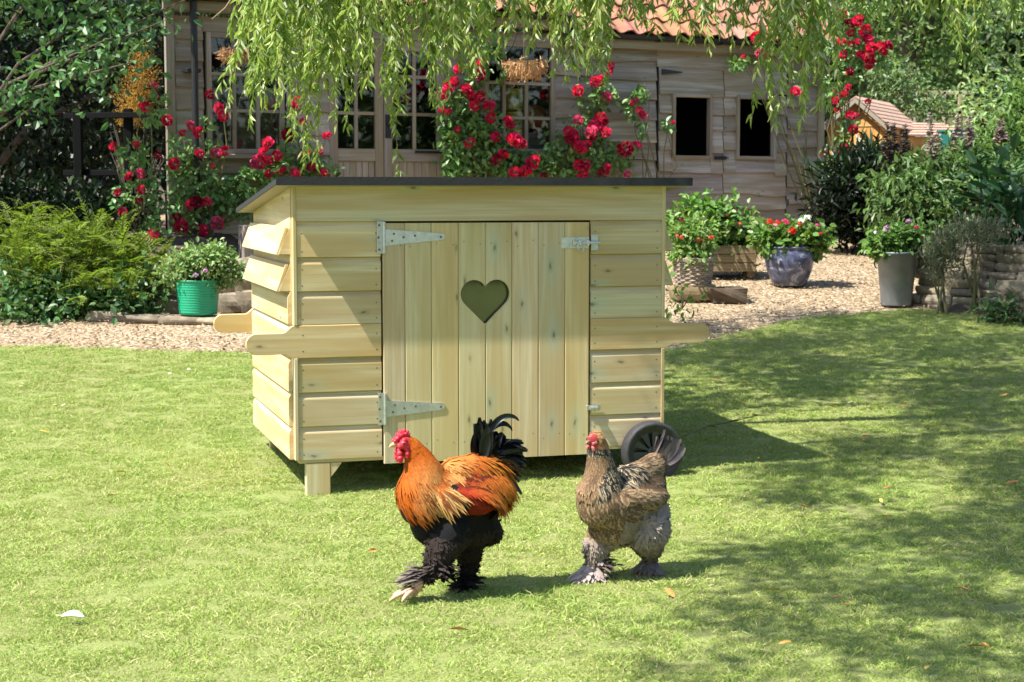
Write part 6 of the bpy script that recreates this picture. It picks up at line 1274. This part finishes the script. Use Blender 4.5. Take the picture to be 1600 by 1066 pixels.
def hen():
    o = at(968, 902, 6.6); o[2] = 0
    t = thing('hen', 'brown pencilled hen with grey fluffy legs walking beside the coop wheel', 'hen', o, R(180 + 40))
    body = chain([(-.14, 0, .35, .085), (-.06, 0, .31, .115), (.03, 0, .29, .125), (.095, 0, .315, .105), (.12, 0, .36, .085)])
    neck = chain([(.10, 0, .38, .085), (.105, 0, .44, .064), (.115, 0, .50, .049), (.125, 0, .55, .041), (.135, 0, .572, .037)])
    belly = chain([(.04, 0, .235, .10), (-.06, 0, .235, .095), (-.13, 0, .27, .09)])
    back = chain([(-.04, 0, .38, .07), (-.13, 0, .405, .062), (-.19, 0, .44, .048), (-.215, 0, .46, .034)])
    wing = chain([(.05, .085, .34, .036), (-.06, .105, .325, .042), (-.15, .08, .33, .028)])
    la = chain([(.04, -.035, .20, .075), (.08, -.045, .14, .05), (.09, -.05, .09, .034)]); la2 = chain([(.09, -.05, .09, .03), (.095, -.05, .04, .028), (.12, -.05, .016, .016)])
    lc = chain([(-.09, .05, .20, .09), (-.12, .045, .14, .06), (-.135, .035, .09, .03)]); lc2 = chain([(-.135, .035, .09, .022), (-.145, .025, .04, .016), (-.135, .025, .016, .014)])
    ld = chain([(-.14, .02, .26, .075), (-.17, .01, .235, .055)])
    V, N, F = fused(np.vstack([body, neck, belly, back, wing, wing * A_(1, -1, 1, 1), la, la2, lc, lc2, ld]))
    BR, BUF, GRY, DK, CRM = A_(.13, .078, .042), A_(.30, .195, .105), A_(.27, .215, .17), A_(.03, .026, .026), A_(.46, .37, .23)
    def region(p):
        x, y, z = p
        if z < .17: return 'leg'
        if z > .545: return 'face' if x > .148 else 'head'
        if z > .375 + .5 * max(0, .06 - x) and x > -.06: return 'neckf' if x > .115 and z < .52 and abs(y) < .05 else 'hackle'
        if x < -.18: return 'tail'
        if x < -.02 and z < .285: return 'fluff'
        if x > .075: return 'breast'
        if abs(y) > .085 and .25 < z < .39: return 'wing'
        return 'back' if z > .25 else 'fluff2'
    rc = {'leg': A_(.15, .12, .105), 'face': A_(.45, .05, .05), 'head': A_(.30, .17, .07), 'neckf': BR * 1.2, 'hackle': BR * .7, 'tail': GRY * .6, 'fluff': GRY * .7, 'fluff2': GRY * .6, 'breast': BR * 1.1, 'wing': BR * .8, 'back': BR}
    mb = MB(); mb.add(V, F, np.array([rc[region(p)] * .7 for p in V]))
    P_, Nn = sample(V, N, F, 18000); regs = np.array([region(p) for p in P_])
    def put(mask, flow, L_, W_, base, edge, tip, mid=None, lift=.16, jit=.1, curl=.06):
        p, nn = P_[mask], Nn[mask]; n = len(p)
        if not n: return
        lift = lift * .6 + .07
        f = np.broadcast_to(A_(*flow), (n, 3)) + gauss(n, jit); f = norm(f - (f * nn).sum(1, keepdims=True) * nn) + nn * lift
        v = lambda c: np.broadcast_to(c, (n, 3)) * rng.uniform(.75, 1.25, (n, 1)); LL = np.full(n, L_) * rng.uniform(.7, 1.2, n); WW = np.full(n, W_) * rng.uniform(.8, 1.2, n)
        feathers(mb, p + nn * .002, f, nn, LL, WW, v(base), v(edge), v(tip), None if mid is None else v(mid), curl + LL / .26 * (lift < .2))
    put(regs == 'head', (-.6, 0, -.8), .02, .009, A_(.28, .15, .06), A_(.36, .2, .08), A_(.36, .22, .1), lift=.1)
    k2 = rng.random(len(P_)); hk = regs == 'hackle'
    put(hk & (k2 < .45), (-.35, 0, -1), .06, .013, DK, CRM, CRM * .9, DK * .7, lift=.12, jit=.08)
    put(hk & (k2 > .62), (-.35, 0, -1), .055, .009, DK, DK * 1.2, DK, DK * .7, lift=.13, jit=.08); put(hk & (k2 > .45) & (k2 < .62), (-.35, 0, -1), .055, .006, CRM, CRM * 1.1, CRM, CRM, lift=.14, jit=.08)
    LC, MD = A_(.42, .30, .17), A_(.105, .062, .034)
    put((regs == 'neckf') & (k2 < .6), (-.2, 0, -1), .045, .014, MD * 1.3, BUF * 1.2, BUF * 1.3, MD * 1.2, lift=.12)
    put((regs == 'breast') & (k2 < .42), (-.3, 0, -1), .038, .026, MD, LC, LC, MD * 1.1, lift=.03)
    put((regs == 'wing') & (k2 < .42), (-1, 0, -.35), .042, .028, MD, LC * .8, LC * .8, MD * .9, lift=.02)
    put((regs == 'back') & (k2 < .42), (-1, 0, -.35), .042, .028, MD, LC * .85, LC * .85, MD, lift=.04)
    put((regs == 'tail') & (k2 < .5), (-.75, 0, .6), .065, .03, MD, BUF * .7, BUF * .75, MD * 1.1, lift=.1)
    put(regs == 'fluff', (-.6, 0, -.5), .045, .015, GRY * .8, GRY * 1.15, A_(.30, .26, .23), GRY, lift=.35, jit=.4)
    put(regs == 'fluff2', (-.6, 0, -.6), .042, .016, GRY * .7, GRY * .95, A_(.26, .2, .16), GRY * .8, lift=.2, jit=.25)
    put((regs == 'leg'), (-.15, 0, -1), .034, .013, GRY * .75, GRY * 1.0, A_(.34, .28, .255), GRY * .85, lift=.35, jit=.45)
    def fan(c, n, spread, L0, colr, fwd):
        a = rng.uniform(-spread, spread, n) + fwd; D_ = np.stack([np.cos(a), np.sin(a), rng.uniform(-.2, .25, n)], 1)
        feathers(mb, np.array(c) + gauss(n, .014), D_, np.stack([np.zeros(n), np.zeros(n), np.ones(n)], 1) + gauss(n, .4), L0 * rng.uniform(.6, 1.2, n), rng.uniform(.009, .018, n), colr * .7 * np.ones((n, 3)), colr * rng.uniform(.7, 1.3, (n, 1)), colr * 1.3 * np.ones((n, 3)), None, .3)
    def slipper(c, n, sp, L0, colr, fwd):   # flat-lying foot feathers that cover the toes
        a = rng.uniform(-sp, sp, n) + fwd; q = rng.uniform(0, .05, n); P2 = np.array(c) + np.stack([np.cos(a) * q, np.sin(a) * q, .05 - q * .75 + rng.normal(size=n) * .004], 1)
        D_ = np.stack([np.cos(a), np.sin(a), np.full(n, -.55)], 1) + gauss(n, .12); cc = colr * rng.uniform(.75, 1.25, (n, 1))
        feathers(mb, P2, D_, np.stack([np.cos(a) * .5, np.sin(a) * .5, np.ones(n)], 1), L0 * rng.uniform(.7, 1.2, n), rng.uniform(.016, .024, n), cc * .75, cc, cc * 1.15, cc * .85, .12)
    slipper((.10, -.05, .018), 200, 1.6, .045, A_(.36, .285, .26), .25); slipper((.125, -.05, .012), 90, .9, .05, A_(.38, .30, .275), .2); slipper((-.145, .025, .015), 120, 1.7, .042, A_(.17, .135, .12), .3)
    fan((.08, -.045, .08), 90, 2.2, .045, A_(.28, .23, .205), .5); fan((.05, -.075, .055), 90, 1.5, .05, A_(.11, .088, .08), 3.0); fan((.075, .0, .065), 50, 1.3, .045, A_(.15, .12, .105), 2.6)
    mb.build('body', M['vcol'], t, smooth=True)
    tl = MB()
    for i in range(64):
        f_ = rng.random(); plume(tl, A_(-.19 - .03 * rng.random(), rng.normal() * .018, .465 - .06 * f_ + rng.normal() * .008), R(124 + 36 * f_) + rng.normal() * .05, rng.uniform(-1, 1), rng.uniform(.10, .145), R(-6) + rng.normal() * .15, rng.uniform(.042, .056), A_(.19, .152, .135) * rng.uniform(.55, 1.2), 9, 1.5, .55)
    tl.build('tail', M['vcol'], t, smooth=True)
    head_parts(t, A_(.141, 0, .572), .036, False)
    for c, s_ in ((A_(.12, -.05, .012), 1), (A_(-.135, .025, .012), .9)):
        ft = MB()
        for d, L_ in (((1, .1, -.08), .065), ((.8, .6, -.08), .055), ((.8, -.55, -.08), .055), ((-.8, -.2, -.1), .03)): toe(ft, c, d, L_ * s_, .008, (.62, .55, .5))
        ft.build('foot', M['skin'], t, smooth=True)
hen()
# ------------------------------------------------------------------ small things lying on the grass
b = MB(); q0 = ground(1068, 690); tw = [ground(x, y) + (0, 0, .035 + .01 * (i % 2)) - q0 for i, (x, y) in enumerate(((1068, 690), (1105, 677), (1140, 668), (1185, 660), (1205, 657)))]
tube(b, tw, [.004, .005, .004, .003, .002], 5); tube(b, [tw[2], tw[2] + (.08, .05, .02), tw[2] + (.16, .12, .01)], [.003, .002, .0015], 4); leaves(b, np.array(tw)[[1, 2, 3]] , rdir(3) * (1, 1, .2), [(0, 0, 1)] * 3, .07, .02, (1.2, 1.6, .7), LEAF_LANCE)
tag(b.build('fallen_twig', M['twig'], None, loc=q0), 'thin brown twig lying on the grass right of the coop wheel', 'twig')
LF = (np.array([[0, 0, 0], [.5, .25, .06], [.62, .5, .10], [.4, .78, .05], [0, 1, .0], [-.4, .78, .06], [-.62, .5, .12], [-.5, .25, .06]]), [[0, 1, 2, 3, 4], [0, 4, 5, 6, 7]])
lp = MB(); k = 0
V0 = np.array([[x * .22, y, z + .14 * (y - .5) ** 2] for x, y, z in LF[0]]); lp.add(V0, LF[1], (1, 1, 1)); proto = lp.build('fallen_leaf', None)
proto.data.materials.append(flat('dry_leaf', (.50, .22, .06), .6, var=.3)); dry2 = flat('yellow_leaf', (.62, .42, .10), .6, var=.2); COL.objects.unlink(proto)
me2 = proto.data.copy(); me2.materials.clear(); me2.materials.append(dry2)
spots = [(198, 370 + 375), (1345, 693), (1307, 645), (1188, 723), (1200, 740), (1375, 788), (1390, 816), (1395, 815), (1165, 605), (1360, 640), (1505, 660), (1250, 800), (1325, 952), (1310, 958), (1545, 1024), (1530, 1018), (735, 998), (575, 872), (255, 903), (270, 741), (1420, 640), (1590, 700), (1570, 765), (1590, 820), (1300, 945), (1220, 935), (1200, 765), (1230, 650), (1110, 600), (1125, 618), (1560, 625), (1460, 640), (1450, 680), (1215, 1020), (1520, 935), (1445, 1060), (165, 785), (1310, 665), (1490, 620), (1040, 930), (550, 690), (1165, 635), (1390, 770), (1575, 845), (210, 585), (60, 680), (420, 600)]
for i, (px, py) in enumerate(spots):
    p = ground(px, py); o = proto.copy(); o.data = proto.data if i % 5 else me2; COL.objects.link(o); s_ = rng.uniform(.045, .085); o.scale = (s_, s_, s_); o.location = p + (0, 0, .028); o.rotation_euler = (rng.normal() * .25, rng.normal() * .5, rng.uniform(0, 6.28))
    tag(o, 'small curled dry willow leaf fallen on the lawn', 'fallen leaf', 'dry leaves scattered over the lawn')
p = ground(113, 978); b = MB(); n = 11; s = np.linspace(0, 1, n); w_ = .016 * np.sin(np.clip(s * .9 + .08, 0, 1) * math.pi) ** .7
C_ = np.stack([-.04 + .085 * s, np.zeros(n), .012 * np.sin(s * 3.1)], 1); Vv = np.stack([C_ - np.stack([0 * s, w_, w_ * .35], 1), C_, C_ + np.stack([0 * s, w_, w_ * .35], 1)], 1).reshape(-1, 3)
b.add(Vv, [[3 * k, 3 * k + 1, 3 * k + 4, 3 * k + 3] for k in range(n - 1)] + [[3 * k + 1, 3 * k + 2, 3 * k + 5, 3 * k + 4] for k in range(n - 1)], (1, 1, 1)); tube(b, [C_[0] - (.02, 0, 0), C_[0], C_[-1]], [.0012, .0015, .0005], 4, (.9, .85, .75))
tag(b.build('feather', M['white'], None, loc=p + (0, 0, .036), rz=-.2), 'pale white feather lying on the sunny lawn, lower left', 'feather')
b = MB()
for k in range(12): a = k * .5236; leaves(b, [(0, 0, .0)], [(math.cos(a), math.sin(a), .1)], [(0, 0, 1)], .011, .005, (.9, .9, .88))
sphere(b, (0, 0, .001), .0035, (.8, .6, .05), 1); dz = b.build('daisy', M['petal']); COL.objects.unlink(dz)
for px, py in ((35, 607), (33, 611), (265, 591), (295, 584), (85, 641), (99, 641), (202, 732), (1328, 636), (1475, 756), (1537, 766), (1298, 562)):
    o = dz.copy(); COL.objects.link(o); o.location = ground(px, py) + (0, 0, .034); o.rotation_euler = (.4, 0, rng.uniform(0, 6)); o.scale = (1.3,) * 3; tag(o, 'tiny white daisy in the short lawn', 'daisy', 'daisies in the lawn')
for m_ in list(bpy.data.meshes):
    if m_.users == 0: bpy.data.meshes.remove(m_)
